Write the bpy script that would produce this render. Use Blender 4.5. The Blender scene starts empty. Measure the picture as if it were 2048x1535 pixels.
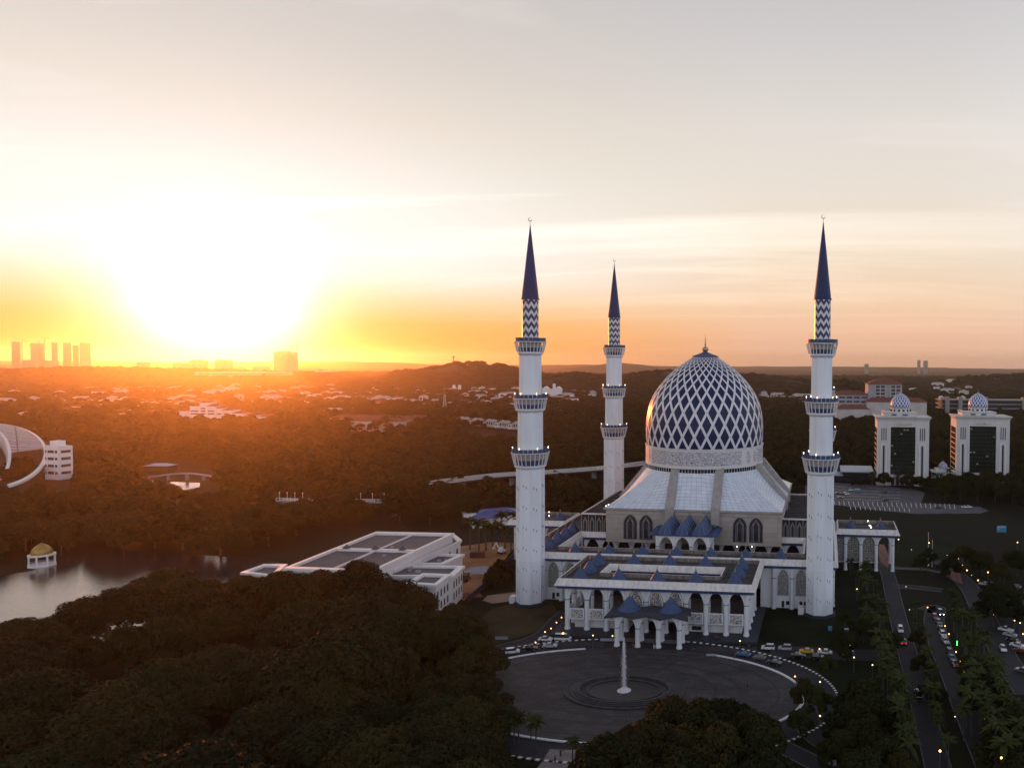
import bpy, bmesh, math, random
from mathutils import Vector, Matrix, noise
R_ = math.radians
S = bpy.context.scene
COL = S.collection
rnd = random.Random(7)

# ------------------------------------------------------------ camera
FPX, CX, CY, PIT, ROL, YAW = 1474.06, 1524.95, 767.5, 0.0288, 0.0081, 0.0878
CAM = Vector((55.5, -316.4, 89.93))
FW = Vector((-math.sin(YAW)*math.cos(PIT), math.cos(YAW)*math.cos(PIT), -math.sin(PIT)))
RT = Vector((math.cos(YAW), math.sin(YAW), 0))
UP = RT.cross(FW)
_r = RT*math.cos(ROL)+UP*math.sin(ROL)
_u = UP*math.cos(ROL)-RT*math.sin(ROL)
cam_d = bpy.data.cameras.new('camera')
cam = bpy.data.objects.new('camera', cam_d)
COL.objects.link(cam)
cam.matrix_world = Matrix(((_r.x,_u.x,-FW.x,CAM.x),(_r.y,_u.y,-FW.y,CAM.y),(_r.z,_u.z,-FW.z,CAM.z),(0,0,0,1)))
cam_d.sensor_width = 36
cam_d.lens = FPX/2048*36
cam_d.shift_x = -(CX-1024)/2048
cam_d.clip_start = 1
cam_d.clip_end = 60000
S.camera = cam

# ------------------------------------------------------------ sun direction, sky, exposure
def ray(px, py):
    a, b = px-CX, py-CY
    c, s = math.cos(ROL), math.sin(ROL)
    return FW+RT*((c*a+s*b)/FPX)-UP*((-s*a+c*b)/FPX)
SUN = ray(440, 640).normalized()
SUN_EL = math.asin(SUN.z)
SUN_AZ = math.atan2(SUN.x, SUN.y)
W = bpy.data.worlds.new('World'); S.world = W; W.use_nodes = True
def world_nodes():
    nt = W.node_tree; N = nt.nodes; L = nt.links
    for n in list(N): N.remove(n)
    out = N.new('ShaderNodeOutputWorld')
    tc = N.new('ShaderNodeTexCoord')
    def M(op, a, b=None, c=None, clamp=False):
        n = N.new('ShaderNodeMath'); n.operation = op; n.use_clamp = clamp
        for i, v in enumerate((a, b, c)):
            if v is None: continue
            if isinstance(v, (int, float)): n.inputs[i].default_value = v
            else: L.new(v, n.inputs[i])
        return n.outputs[0]
    def MIX(f, a, b):
        n = N.new('ShaderNodeMix'); n.data_type = 'RGBA'
        for s_, v in ((n.inputs[0], f), (n.inputs[6], a), (n.inputs[7], b)):
            if isinstance(v, (int, float)): s_.default_value = v
            elif isinstance(v, tuple): s_.default_value = (*v, 1)
            else: L.new(v, s_)
        return n.outputs[2]
    def SCALE(c, f):
        n = N.new('ShaderNodeVectorMath'); n.operation = 'SCALE'
        if isinstance(c, tuple): n.inputs[0].default_value = c
        else: L.new(c, n.inputs[0])
        L.new(f, n.inputs['Scale']); return n.outputs[0]
    def ADD(a, b):
        n = N.new('ShaderNodeVectorMath'); n.operation = 'ADD'
        L.new(a, n.inputs[0]); L.new(b, n.inputs[1]); return n.outputs[0]
    sep = N.new('ShaderNodeSeparateXYZ'); L.new(tc.outputs['Generated'], sep.inputs[0])
    x, y, z = sep.outputs
    zc = M('MAXIMUM', z, 0.0)
    # cosine of the azimuth difference to the sun
    hl = M('SQRT', M('MAXIMUM', M('SUBTRACT', 1.0, M('MULTIPLY', z, z)), 1e-4))
    hx, hy = math.sin(SUN_AZ), math.cos(SUN_AZ)
    ca = M('DIVIDE', M('ADD', M('MULTIPLY', x, hx), M('MULTIPLY', y, hy)), hl)
    side = M('MULTIPLY_ADD', ca, 0.5, 0.5)                 # 1 towards the sun, 0 away from it
    dt = M('ADD', M('ADD', M('MULTIPLY', x, SUN.x), M('MULTIPLY', y, SUN.y)), M('MULTIPLY', z, SUN.z))
    ang = M('ARCCOSINE', M('MINIMUM', dt, 0.99999))
    # colour by elevation, one ramp towards the sun and one away from it
    def ramp(stops):
        n = N.new('ShaderNodeValToRGB'); L.new(zc, n.inputs[0]); e = n.color_ramp.elements
        e[0].position, e[0].color = stops[0][0], (*stops[0][1], 1)
        e[1].position, e[1].color = stops[-1][0], (*stops[-1][1], 1)
        for p, c in stops[1:-1]:
            k = e.new(p); k.color = (*c, 1)
        return n.outputs[0]
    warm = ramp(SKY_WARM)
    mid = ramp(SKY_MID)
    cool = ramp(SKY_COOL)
    wx, wy = ray(110, 740).x, ray(110, 740).y; wl = math.hypot(wx, wy)
    ca2 = M('DIVIDE', M('ADD', M('MULTIPLY', x, wx/wl), M('MULTIPLY', y, wy/wl)), hl)
    f1 = M('SMOOTH_MIN', M('MAXIMUM', M('DIVIDE', M('SUBTRACT', ca2, 0.72), 0.22), 0.0), 1.0, 0.1)
    f0 = M('MULTIPLY', M('ADD', ca, 0.6), 0.8, clamp=True)
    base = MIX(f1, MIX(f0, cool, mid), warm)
    # thin streaky cirrus
    div = M('ADD', zc, 0.09)
    cmb = N.new('ShaderNodeCombineXYZ')
    L.new(M('DIVIDE', x, div), cmb.inputs[0]); L.new(M('DIVIDE', y, div), cmb.inputs[1])
    mp = N.new('ShaderNodeMapping'); L.new(cmb.outputs[0], mp.inputs[0])
    mp.inputs['Rotation'].default_value = (0, 0, R_(-22)); mp.inputs['Scale'].default_value = (0.22, 1.15, 1)
    nz = N.new('ShaderNodeTexNoise'); L.new(mp.outputs[0], nz.inputs[0])
    nz.inputs['Scale'].default_value = 0.8; nz.inputs['Detail'].default_value = 7; nz.inputs['Roughness'].default_value = 0.58
    nz.inputs['Distortion'].default_value = 0.7
    mr = N.new('ShaderNodeMapRange'); L.new(nz.outputs[0], mr.inputs[0])
    mr.inputs[1].default_value = 0.5; mr.inputs[2].default_value = 0.78
    cl = M('MULTIPLY', mr.outputs[0], M('MULTIPLY', M('MULTIPLY', zc, 9.0, clamp=True), M('POWER', side, 3.0)))
    cloud = SCALE((0.36, 0.36, 0.34), cl)
    # aureole of the low sun
    def gauss(w): return M('EXPONENT', M('MULTIPLY', M('POWER', M('DIVIDE', ang, w), 2.0), -1.0))
    g1 = SCALE(MIX(M('DIVIDE', zc, 0.05, clamp=True), (2.2, 1.7, .95), GLOW1[0]), gauss(GLOW1[1]))
    gmix = MIX(M('DIVIDE', M('SUBTRACT', zc, 0.03), 0.17, clamp=True), GLOW3, GLOW2[0])
    g2 = SCALE(gmix, gauss(GLOW2[1]))
    tot = ADD(ADD(base, cloud), ADD(g1, g2))
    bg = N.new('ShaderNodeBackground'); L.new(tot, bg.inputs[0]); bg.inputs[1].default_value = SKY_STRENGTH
    sk = N.new('ShaderNodeTexSky'); sk.sky_type = 'NISHITA'; sk.sun_disc = False
    sk.sun_elevation = SUN_EL; sk.sun_rotation = SUN_AZ; sk.air_density = 1.5; sk.dust_density = 3.0
    bg2 = N.new('ShaderNodeBackground'); L.new(sk.outputs[0], bg2.inputs[0]); bg2.inputs[1].default_value = 0.012
    ad = N.new('ShaderNodeAddShader'); L.new(bg.outputs[0], ad.inputs[0]); L.new(bg2.outputs[0], ad.inputs[1])
    L.new(ad.outputs[0], out.inputs[0])
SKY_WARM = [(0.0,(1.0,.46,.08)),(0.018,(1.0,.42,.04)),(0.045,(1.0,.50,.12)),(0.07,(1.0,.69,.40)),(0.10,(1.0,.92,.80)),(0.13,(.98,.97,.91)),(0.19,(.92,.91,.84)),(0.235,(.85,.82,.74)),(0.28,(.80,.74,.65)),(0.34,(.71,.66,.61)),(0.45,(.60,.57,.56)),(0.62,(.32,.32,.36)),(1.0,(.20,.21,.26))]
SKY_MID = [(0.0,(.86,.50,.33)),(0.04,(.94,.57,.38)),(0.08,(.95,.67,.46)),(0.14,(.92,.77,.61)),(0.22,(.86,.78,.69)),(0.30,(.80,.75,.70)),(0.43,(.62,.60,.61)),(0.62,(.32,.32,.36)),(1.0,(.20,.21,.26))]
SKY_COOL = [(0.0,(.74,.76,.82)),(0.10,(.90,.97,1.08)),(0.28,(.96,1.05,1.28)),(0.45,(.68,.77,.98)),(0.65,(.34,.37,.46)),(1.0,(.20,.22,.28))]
GLOW1 = ((1.9, 2.1, 2.2), 0.070)
GLOW2 = ((0.06, 0.12, 0.20), 0.24)
GLOW3 = (0.08, 0.07, 0.10)
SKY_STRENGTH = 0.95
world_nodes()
sl = bpy.data.lights.new('sun', 'SUN'); so = bpy.data.objects.new('sun', sl); COL.objects.link(so)
sl.energy = 2.9; sl.angle = R_(0.5); sl.color = (1.0, 0.25, 0.035)
so.rotation_euler = (-SUN).to_track_quat('-Z', 'Y').to_euler()
so.location = (-300, 300, 400)
S.view_settings.view_transform = 'Standard'; S.view_settings.look = 'None'
S.view_settings.exposure = 0.0; S.view_settings.gamma = 1.0
S.cycles.max_bounces = 5; S.cycles.diffuse_bounces = 2; S.cycles.glossy_bounces = 3
S.cycles.transmission_bounces = 2; S.cycles.volume_bounces = 0; S.cycles.transparent_max_bounces = 6

# ------------------------------------------------------------ helpers
def at(px, py, z=0.0):
    d = ray(px, py); return CAM+d*((z-CAM.z)/d.z)
def atD(px, py, D):
    return CAM+ray(px, py)*D
def aty(px, py, y):
    d = ray(px, py); return CAM+d*((y-CAM.y)/d.y)

class MB:
    def __init__(s): s.v = []; s.f = []; s.m = []; s.uv = None
    def face(s, pts, m=0):
        n = len(s.v); s.v.extend([tuple(p) for p in pts]); s.f.append(tuple(range(n, n+len(pts)))); s.m.append(m)
    def box(s, x0, x1, y0, y1, z0, z1, m=0, top=None):
        n = len(s.v)
        s.v += [(x0,y0,z0),(x1,y0,z0),(x1,y1,z0),(x0,y1,z0),(x0,y0,z1),(x1,y0,z1),(x1,y1,z1),(x0,y1,z1)]
        F = [(0,3,2,1),(4,5,6,7),(0,1,5,4),(1,2,6,5),(2,3,7,6),(3,0,4,7)]
        for i, q in enumerate(F):
            s.f.append(tuple(n+k for k in q)); s.m.append(top if (i == 1 and top is not None) else m)
        return s
    def prism(s, poly, z0, z1, m=0, mt=None, bottom=True):
        n = len(s.v); k = len(poly)
        s.v += [(p[0], p[1], z0) for p in poly]+[(p[0], p[1], z1) for p in poly]
        for i in range(k):
            j = (i+1) % k; s.f.append((n+i, n+j, n+k+j, n+k+i)); s.m.append(m)
        s.f.append(tuple(n+k+i for i in range(k))); s.m.append(m if mt is None else mt)
        if bottom: s.f.append(tuple(n+k-1-i for i in range(k))); s.m.append(m)
        return s
    def lathe(s, prof, seg, cx=0, cy=0, ph=0.0, m=0, caps=True, mats=None):
        n = len(s.v)
        for r, z in prof:
            for i in range(seg):
                a = ph+2*math.pi*i/seg; s.v.append((cx+r*math.cos(a), cy+r*math.sin(a), z))
        for k in range(len(prof)-1):
            for i in range(seg):
                j = (i+1) % seg
                s.f.append((n+k*seg+i, n+k*seg+j, n+(k+1)*seg+j, n+(k+1)*seg+i)); s.m.append(mats[k] if mats else m)
        if caps:
            s.f.append(tuple(n+seg-1-i for i in range(seg))); s.m.append(mats[0] if mats else m)
            e = n+(len(prof)-1)*seg
            s.f.append(tuple(e+i for i in range(seg))); s.m.append(mats[-1] if mats else m)
        return s
    def tube(s, p, q, r, seg=6, m=0, r2=None):
        p, q = Vector(p), Vector(q); d = (q-p).normalized()
        a = d.orthogonal().normalized(); b = d.cross(a); n = len(s.v); r2 = r if r2 is None else r2
        for c, rr in ((p, r), (q, r2)):
            for i in range(seg):
                t = 2*math.pi*i/seg; s.v.append(tuple(c+a*rr*math.cos(t)+b*rr*math.sin(t)))
        for i in range(seg):
            j = (i+1) % seg; s.f.append((n+i, n+j, n+seg+j, n+seg+i)); s.m.append(m)
        s.f.append(tuple(n+seg-1-i for i in range(seg))); s.m.append(m)
        s.f.append(tuple(n+seg+i for i in range(seg))); s.m.append(m)
        return s
    def beam(s, p, q, w, h, m=0):
        p, q = Vector(p), Vector(q); d = (q-p).normalized()
        a = d.cross(Vector((0,0,1))); a = a.normalized() if a.length > 1e-4 else Vector((1,0,0)); b = a.cross(d); n = len(s.v)
        for c in (p, q):
            for sa, sb in ((-1,-1),(1,-1),(1,1),(-1,1)): s.v.append(tuple(c+a*sa*w/2+b*sb*h/2))
        for q4 in ((0,1,2,3),(7,6,5,4),(0,4,5,1),(1,5,6,2),(2,6,7,3),(3,7,4,0)):
            s.f.append(tuple(n+k for k in q4)); s.m.append(m)
        return s
    def pyramid(s, x, y, hx, hy, z0, z1, m=0, cut=0.0):
        t = cut
        n = len(s.v)
        s.v += [(x-hx,y-hy,z0),(x+hx,y-hy,z0),(x+hx,y+hy,z0),(x-hx,y+hy,z0),(x-hx*t,y-hy*t,z1),(x+hx*t,y-hy*t,z1),(x+hx*t,y+hy*t,z1),(x-hx*t,y+hy*t,z1)]
        for q in ((0,3,2,1),(4,5,6,7),(0,1,5,4),(1,2,6,5),(2,3,7,6),(3,0,4,7)): s.f.append(tuple(n+k for k in q)); s.m.append(m)
        return s
    def xform(s, M):
        s.v = [tuple(M @ Vector(p)) for p in s.v]; return s
    def build(s, name, mats, parent=None, loc=(0,0,0), rz=0.0, smooth=False):
        me = bpy.data.meshes.new(name); me.from_pydata(s.v, [], s.f); me.validate(clean_customdata=False)
        if not isinstance(mats, (list, tuple)): mats = [mats]
        for m in mats: me.materials.append(m)
        if len(me.polygons) == len(s.m): me.polygons.foreach_set('material_index', s.m)
        if smooth: me.polygons.foreach_set('use_smooth', [True]*len(me.polygons))
        o = bpy.data.objects.new(name, me); COL.objects.link(o); o.location = loc; o.rotation_euler = (0,0,rz)
        if parent: o.parent = parent
        return o
def tag(o, label=None, cat=None, group=None, kind=None):
    if label: o['label'] = label
    if cat: o['category'] = cat
    if group: o['group'] = group
    if kind: o['kind'] = kind
    return o
def empty(name, loc, rz=0.0, label=None, cat=None, group=None):
    o = bpy.data.objects.new(name, None); COL.objects.link(o); o.location = loc; o.rotation_euler = (0,0,rz)
    o.empty_display_size = 1
    return tag(o, label, cat, group)
def copy_tree(o, parent=None):
    c = o.copy(); COL.objects.link(c); c.parent = parent
    for ch in list(o.children): copy_tree(ch, c)
    return c
def inst(o, parent, loc, rz=0.0):
    c = copy_tree(o, parent); c.location = loc; c.rotation_euler = (0,0,rz); return c

# ------------------------------------------------------------ materials
def mat(name, col, rough=0.6, metal=0.0, var=0.12, scale=0.6, spec=0.4, bump=0.0, streak=None, emit=None, detail=4):
    m = bpy.data.materials.new(name); m.use_nodes = True; nt = m.node_tree; N = nt.nodes; L = nt.links
    b = N['Principled BSDF']; b.inputs['Roughness'].default_value = rough; b.inputs['Metallic'].default_value = metal
    b.inputs['Specular IOR Level'].default_value = spec
    tc = N.new('ShaderNodeTexCoord')
    nz = N.new('ShaderNodeTexNoise'); nz.inputs['Scale'].default_value = scale; nz.inputs['Detail'].default_value = detail
    if streak:
        mp = N.new('ShaderNodeMapping'); mp.inputs['Scale'].default_value = streak; L.new(tc.outputs['Object'], mp.inputs[0]); L.new(mp.outputs[0], nz.inputs[0])
    else: L.new(tc.outputs['Object'], nz.inputs[0])
    mr = N.new('ShaderNodeMapRange'); L.new(nz.outputs[0], mr.inputs[0])
    mr.inputs[1].default_value = 0.3; mr.inputs[2].default_value = 0.7
    mr.inputs[3].default_value = 1-var; mr.inputs[4].default_value = 1+var
    mx = N.new('ShaderNodeVectorMath'); mx.operation = 'SCALE'; mx.inputs[0].default_value = col; L.new(mr.outputs[0], mx.inputs['Scale'])
    L.new(mx.outputs[0], b.inputs['Base Color'])
    if bump:
        bp = N.new('ShaderNodeBump'); bp.inputs['Strength'].default_value = bump; bp.inputs['Distance'].default_value = 0.2
        L.new(nz.outputs[0], bp.inputs['Height']); L.new(bp.outputs[0], b.inputs['Normal'])
    if emit:
        b.inputs['Emission Color'].default_value = (*emit[0], 1); b.inputs['Emission Strength'].default_value = emit[1]
    return m
def nodes_of(m): return m.node_tree.nodes, m.node_tree.links, m.node_tree.nodes['Principled BSDF']
def joint_mat(name, col, col2, w, h, mort=0.02, rough=0.5, offset=0.0, metal=0.0, uv=False, rot=None, spec=0.4, var=0.10):
    """tiles or sheets with real joints; brick texture over object or UV coordinates"""
    m = mat(name, col, rough, metal, var=0.0, spec=spec); N, L, b = nodes_of(m)
    tc = N.new('ShaderNodeTexCoord'); br = N.new('ShaderNodeTexBrick')
    src = tc.outputs['UV' if uv else 'Object']
    if rot:
        mp = N.new('ShaderNodeMapping'); mp.inputs['Rotation'].default_value = rot; L.new(src, mp.inputs[0]); src = mp.outputs[0]
    L.new(src, br.inputs[0]); br.offset = offset; br.inputs['Scale'].default_value = 1
    br.inputs['Brick Width'].default_value = w; br.inputs['Row Height'].default_value = h; br.inputs['Mortar Size'].default_value = mort
    br.inputs['Color1'].default_value = (*[c*(1-var) for c in col], 1); br.inputs['Color2'].default_value = (*[min(1, c*(1+var)) for c in col], 1)
    br.inputs['Mortar'].default_value = (*col2, 1); br.inputs['Mortar Smooth'].default_value = 0.1
    nz = N.new('ShaderNodeTexNoise'); nz.inputs['Scale'].default_value = 0.35; nz.inputs['Detail'].default_value = 5; L.new(tc.outputs['Object'], nz.inputs[0])
    mr = N.new('ShaderNodeMapRange'); L.new(nz.outputs[0], mr.inputs[0]); mr.inputs[1].default_value = .3; mr.inputs[2].default_value = .7
    mr.inputs[3].default_value = 0.9; mr.inputs[4].default_value = 1.06
    sc = N.new('ShaderNodeVectorMath'); sc.operation = 'SCALE'; L.new(br.outputs['Color'], sc.inputs[0]); L.new(mr.outputs[0], sc.inputs['Scale'])
    L.new(sc.outputs[0], b.inputs['Base Color']); return m

M_ = {}
M_['white'] = mat('white_render', (.76,.75,.75), .55, var=.10, scale=.25, streak=(1,1,.25), detail=6)
M_['minaret'] = mat('minaret_cladding', (.77,.79,.83), .4, var=.10, scale=.35, streak=(1,1,.12), detail=7)
M_['cornice'] = mat('cornice_concrete', (.68,.64,.62), .6, var=.18, scale=.9, streak=(1,1,.35), detail=8)
M_['blueband'] = mat('blue_band', (.030,.060,.15), .45, var=.2)
M_['deck'] = mat('stained_roof_deck', (.055,.05,.05), .8, var=.5, scale=.35, detail=8)
M_['parapet'] = mat('stained_parapet', (.22,.19,.17), .85, var=.45, scale=.8, streak=(1,1,.2), detail=8)
M_['column'] = mat('column_white', (.74,.74,.76), .5, var=.07, scale=.5, streak=(1,1,.2))
M_['collar'] = mat('column_collar', (.10,.11,.14), .6)
M_['bluetile'] = mat('pyramid_blue_tile', (.030,.065,.16), .6, var=.3, scale=1.4, spec=.6)
M_['gold'] = mat('finial_metal', (.50,.38,.22), .35, metal=.7)
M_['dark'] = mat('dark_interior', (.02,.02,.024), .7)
M_['glass'] = mat('dark_glass', (.03,.035,.045), .12, spec=.7)
M_['hallwall'] = joint_mat('hall_cladding', (.40,.35,.31), (.24,.21,.19), 6.0, 2.1, .05, .65, rot=(R_(90),0,0))
M_['rib'] = mat('roof_rib_concrete', (.36,.33,.31), .7, var=.15, scale=.6)
M_['plinth'] = mat('dark_plinth', (.03,.035,.05), .6)
M_['floor'] = mat('terrace_floor', (.13,.11,.10), .5, var=.3, scale=.3)
M_['domeblue'] = joint_mat('dome_blue_panels', (.008,.020,.085), (.004,.008,.03), .33, .33, .02, .38, uv=True, spec=.28, var=.3)
M_['domewhite'] = joint_mat('dome_white_bands', (.82,.80,.82), (.5,.48,.54), .5, .5, .03, .35, uv=True, spec=.5)
M_['roofmetal'] = joint_mat('white_roof_sheets', (.74,.79,.86), (.30,.32,.38), 2.6, 1.6, .06, .38, uv=True, metal=.1, spec=.5, var=.04)
def screen_mat(name, c1, c2, c3, scale, line=0.06):
    """pierced tracery screen: interlaced star lattice with coloured glass behind"""
    m = mat(name, c1, .5); N, L, b = nodes_of(m)
    tc = N.new('ShaderNodeTexCoord'); v1 = N.new('ShaderNodeTexVoronoi'); v1.inputs['Scale'].default_value = scale; v1.inputs['Randomness'].default_value = .45
    L.new(tc.outputs['Object'], v1.inputs[0])
    v2 = N.new('ShaderNodeTexVoronoi'); v2.feature = 'DISTANCE_TO_EDGE'; v2.inputs['Scale'].default_value = scale; v2.inputs['Randomness'].default_value = .45
    L.new(tc.outputs['Object'], v2.inputs[0])
    rp = N.new('ShaderNodeValToRGB'); L.new(v1.outputs['Color'], rp.inputs[0]); e = rp.color_ramp.elements
    rp.color_ramp.interpolation = 'CONSTANT'
    e[0].position = 0; e[0].color = (*c2, 1); e[1].position = .75; e[1].color = (*c3, 1); k = e.new(.42); k.color = (.03,.05,.08,1)
    cmp_ = N.new('ShaderNodeMath'); cmp_.operation = 'LESS_THAN'; cmp_.inputs[1].default_value = line; L.new(v2.outputs[0], cmp_.inputs[0])
    mx = N.new('ShaderNodeMix'); mx.data_type = 'RGBA'; L.new(cmp_.outputs[0], mx.inputs[0]); L.new(rp.outputs[0], mx.inputs[6]); mx.inputs[7].default_value = (*c1, 1)
    L.new(mx.outputs[2], b.inputs['Base Color']); return m
M_['screen'] = screen_mat('tracery_screen', (.52,.49,.44), (.10,.16,.26), (.46,.28,.12), 1.6, .10)
M_['screen2'] = screen_mat('muted_tracery_screen', (.40,.37,.32), (.16,.19,.24), (.30,.22,.14), 1.9, .14)
# ------------------------------------------------------------ the mosque
MOSQUE = empty('mosque', (0,0,0), 0, 'great white mosque with a blue and white latticed dome behind the round plaza', 'mosque')
def rect_sweep(mb, x0, x1, y0, y1, prof, sgn=1, mats=None):
    n = len(mb.v)
    for o, z in prof:
        o *= sgn; mb.v += [(x0-o,y0-o,z),(x1+o,y0-o,z),(x1+o,y1+o,z),(x0-o,y1+o,z)]
    for k in range(len(prof)-1):
        for i in range(4):
            j = (i+1) % 4; mb.f.append((n+4*k+i, n+4*k+j, n+4*k+4+j, n+4*k+4+i)); mb.m.append(mats[k] if mats else 0)
OUTC = [(-1.2,15.0),(-.6,15.3),(-.55,16.1),(0,16.25),(-1.0,18.4),(-1.4,18.42),(-1.42,16.9)]
INC = [(-.4,16.9),(-.38,18.42),(0,18.4),(1.0,16.25),(.45,16.1),(.4,15.3),(-.1,15.0)]
CM = [M_['cornice'], M_['blueband'], M_['parapet']]
def outer_cornice(x0, x1, y0, y1, dz=0):
    mb = MB(); rect_sweep(mb, x0, x1, y0, y1, [(o, z+dz) for o, z in OUTC], 1, [1,1,0,0,0,2]); return mb.build('cornice', CM, MOSQUE)
def court_cornice(x0, x1, y0, y1, dz=0):
    mb = MB(); rect_sweep(mb, x0, x1, y0, y1, [(o, z+dz) for o, z in INC], -1, [2,0,0,1,1,1]); return mb.build('courtyard_cornice', CM, MOSQUE)
def deck(x0, x1, y0, y1, hole=None, z=17.0, th=1.7):
    mb = MB()
    if hole:
        a, b, c, d = hole
        for r in ((x0,x1,y0,c),(x0,x1,d,y1),(x0,a,c,d),(b,x1,c,d)): mb.box(*r, z-th, z)
    else: mb.box(x0,x1,y0,y1,z-th,z)
    return mb.build('roof_deck', M_['deck'], MOSQUE)
def column_mb(z0, z1, r=.82, spring=None):
    mb = MB(); sp = spring if spring else z1-1.5
    mb.lathe([(r*1.25,z0),(r*1.25,z0+.5),(r,z0+.9),(r,sp-.5)], 8, ph=R_(22.5))
    mb.lathe([(r*1.06,sp-.5),(r*1.06,sp-.25)], 8, ph=R_(22.5), m=1)
    mb.lathe([(r,sp-.25),(r,sp+.4),(r*1.12,z1)], 8, ph=R_(22.5)); return mb
_cc = {}
def column(x, y, z0, z1, r=.82, spring=None, parent=None):
    k = (z0, z1, r, spring)
    if k in _cc:
        o = _cc[k].copy(); COL.objects.link(o); o.location = (x, y, 0); return o
    o = column_mb(z0, z1, r, spring).build('column', [M_['column'], M_['collar']], MOSQUE, (x, y, 0)); _cc[k] = o; return o
def arch_z(u, hw, zs, za): return zs+(za-zs)*max(0.0, 1-(abs(u)/hw)**1.75)**0.62
def arcade(p0, p1, n, zs, za, ztop, th=.9, cw=.85, mat_=None, name='arcade', parent=None):
    """a wall strip with n pointed arches from p0 to p1; bays divided at the columns"""
    mb = MB(); p0, p1 = Vector((*p0,0)), Vector((*p1,0)); d = (p1-p0); Ln = d.length; d.normalize(); nn = Vector((d.y,-d.x,0)); bw = Ln/n; hw = bw/2-cw
    for k in range(n):
        c = (k+.5)*bw; us = [-bw/2]+[-hw*math.cos(math.pi*i/20) for i in range(21)]+[bw/2]
        zl = [zs]+[arch_z(u, hw, zs, za) for u in us[1:-1]]+[zs]; zl[1] = zs; zl[-2] = zs
        for i in range(len(us)-1):
            for s in (-1, 1):
                o = nn*s*th/2
                a, b = p0+d*(c+us[i])+o, p0+d*(c+us[i+1])+o
                mb.face([(a.x,a.y,zl[i]),(b.x,b.y,zl[i+1]),(b.x,b.y,ztop),(a.x,a.y,ztop)])
            a, b = p0+d*(c+us[i]), p0+d*(c+us[i+1]); o = nn*th/2
            mb.face([(a.x-o.x,a.y-o.y,zl[i]),(b.x-o.x,b.y-o.y,zl[i+1]),(b.x+o.x,b.y+o.y,zl[i+1]),(a.x+o.x,a.y+o.y,zl[i])])
    # ends
    for p in (p0, p1):
        o = nn*th/2; mb.face([(p.x-o.x,p.y-o.y,zs),(p.x+o.x,p.y+o.y,zs),(p.x+o.x,p.y+o.y,ztop),(p.x-o.x,p.y-o.y,ztop)])
    return mb.build(name, mat_ or M_['column'], parent or MOSQUE)
def pointed_panel(name, x, y, z0, zs, za, hw, mats, parent, face='y', t=.25, frame=.35, sgn=-1):
    """framed pointed-arch panel lying in the plane y (or x) = const"""
    def outline(h, b, s, a, n=14): return [(-h,b),(h,b)]+[(h*math.cos(math.pi*i/n), arch_z(h*math.cos(math.pi*i/n), h, s, a)) for i in range(n+1)]
    mb = MB(); O = outline(hw, z0, zs, za); I = outline(hw-frame, z0+frame, zs, za-frame); k = len(O)
    def P3(u, v, w): return (x+u, y+sgn*w, v) if face == 'y' else (x+sgn*w, y+u, v)
    for i in range(k):
        j = (i+1) % k
        mb.face([P3(*O[i],t),P3(*O[j],t),P3(*I[j],t),P3(*I[i],t)], 0)
        mb.face([P3(*O[i],0),P3(*O[j],0),P3(*O[j],t),P3(*O[i],t)], 0)
        mb.face([P3(*I[i],t*.3),P3(*I[j],t*.3),P3(*I[j],t),P3(*I[i],t)], 0)
    mb.face([P3(*p, t*.3) for p in I], 1)
    return mb.build(name, mats, parent)
M_['ridge'] = mat('pale_ridge', (.22,.26,.36), .5)
_pyr = {}
def roof_pyramid(x, y, z=17.0, r=3.25, h=4.2, parent=None, seg=8, finial=True, ridge=False):
    k = (r, h, seg, finial)
    if k in _pyr:
        return inst(_pyr[k], parent or MOSQUE, (x, y, z))
    mb = MB(); mb.lathe([(r,0),(r,.22)], seg, ph=0); mb.lathe([(r*.92,.22),(r*.5,h*.52),(r*.1,h-.25),(.08,h)], seg)
    for i in range(seg):
        a = 2*math.pi*i/seg; c, s = math.cos(a), math.sin(a)
        mb.tube((r*.93*c,r*.93*s,.3),(r*.51*c,r*.51*s,h*.52+.06),.05+.015*ridge,4,1 if ridge else 0); mb.tube((r*.51*c,r*.51*s,h*.52+.06),(.1*c,.1*s,h),.05+.015*ridge,4,1 if ridge else 0)
    o = mb.build('roof_pyramid', [M_['bluetile'], M_['ridge']], parent or MOSQUE, (x, y, z)); _pyr[k] = o
    if finial:
        f = MB(); f.lathe([(.08,h-.15),(.1,h+.05),(.3,h+.22),(.3,h+.45),(.08,h+.62),(.06,h+.85),(.2,h+.98),(.2,h+1.15),(.03,h+1.3)], 8)
        f.build('finial', M_['gold'], o)
    return o

# --- entrance hall (front annex)
mb = MB(); mb.box(-34,34,-84.6,-50,0,.8); mb.build('plinth', M_['plinth'], MOSQUE)
mb = MB(); mb.box(-29.8,29.8,-79.4,-53,4.0,4.6); mb.build('terrace_floor', M_['floor'], MOSQUE)
for q in ((-28.2,-9.5),(9.5,28.2)):
    mb = MB(); mb.box(*q,-77.4,-53,.8,4.0); mb.build('ground_floor_wall', M_['white'], MOSQUE)
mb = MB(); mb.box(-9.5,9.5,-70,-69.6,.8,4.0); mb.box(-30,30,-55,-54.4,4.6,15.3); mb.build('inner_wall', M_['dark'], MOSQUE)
for sx in (-1, 1):
    w = MB(); cx_ = 13.2*sx; w.box(cx_-1.6,cx_+1.6,-77.46,-77.3,1.3,2.9); w.build('window', M_['glass'], MOSQUE)
    w = MB(); w.box(cx_-2.0,cx_+2.0,-78.3,-77.4,3.0,3.2); w.build('window_canopy', M_['column'], MOSQUE)
outer_cornice(-33.3, 33.3, -83.2, -51.2); court_cornice(-20.4, 20.4, -73.6, -63.0)
deck(-31.9, 31.9, -81.8, -51.0, (-20, 20, -73.2, -63.4))
XS = [-30+6.6667*i for i in range(10)]
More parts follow.
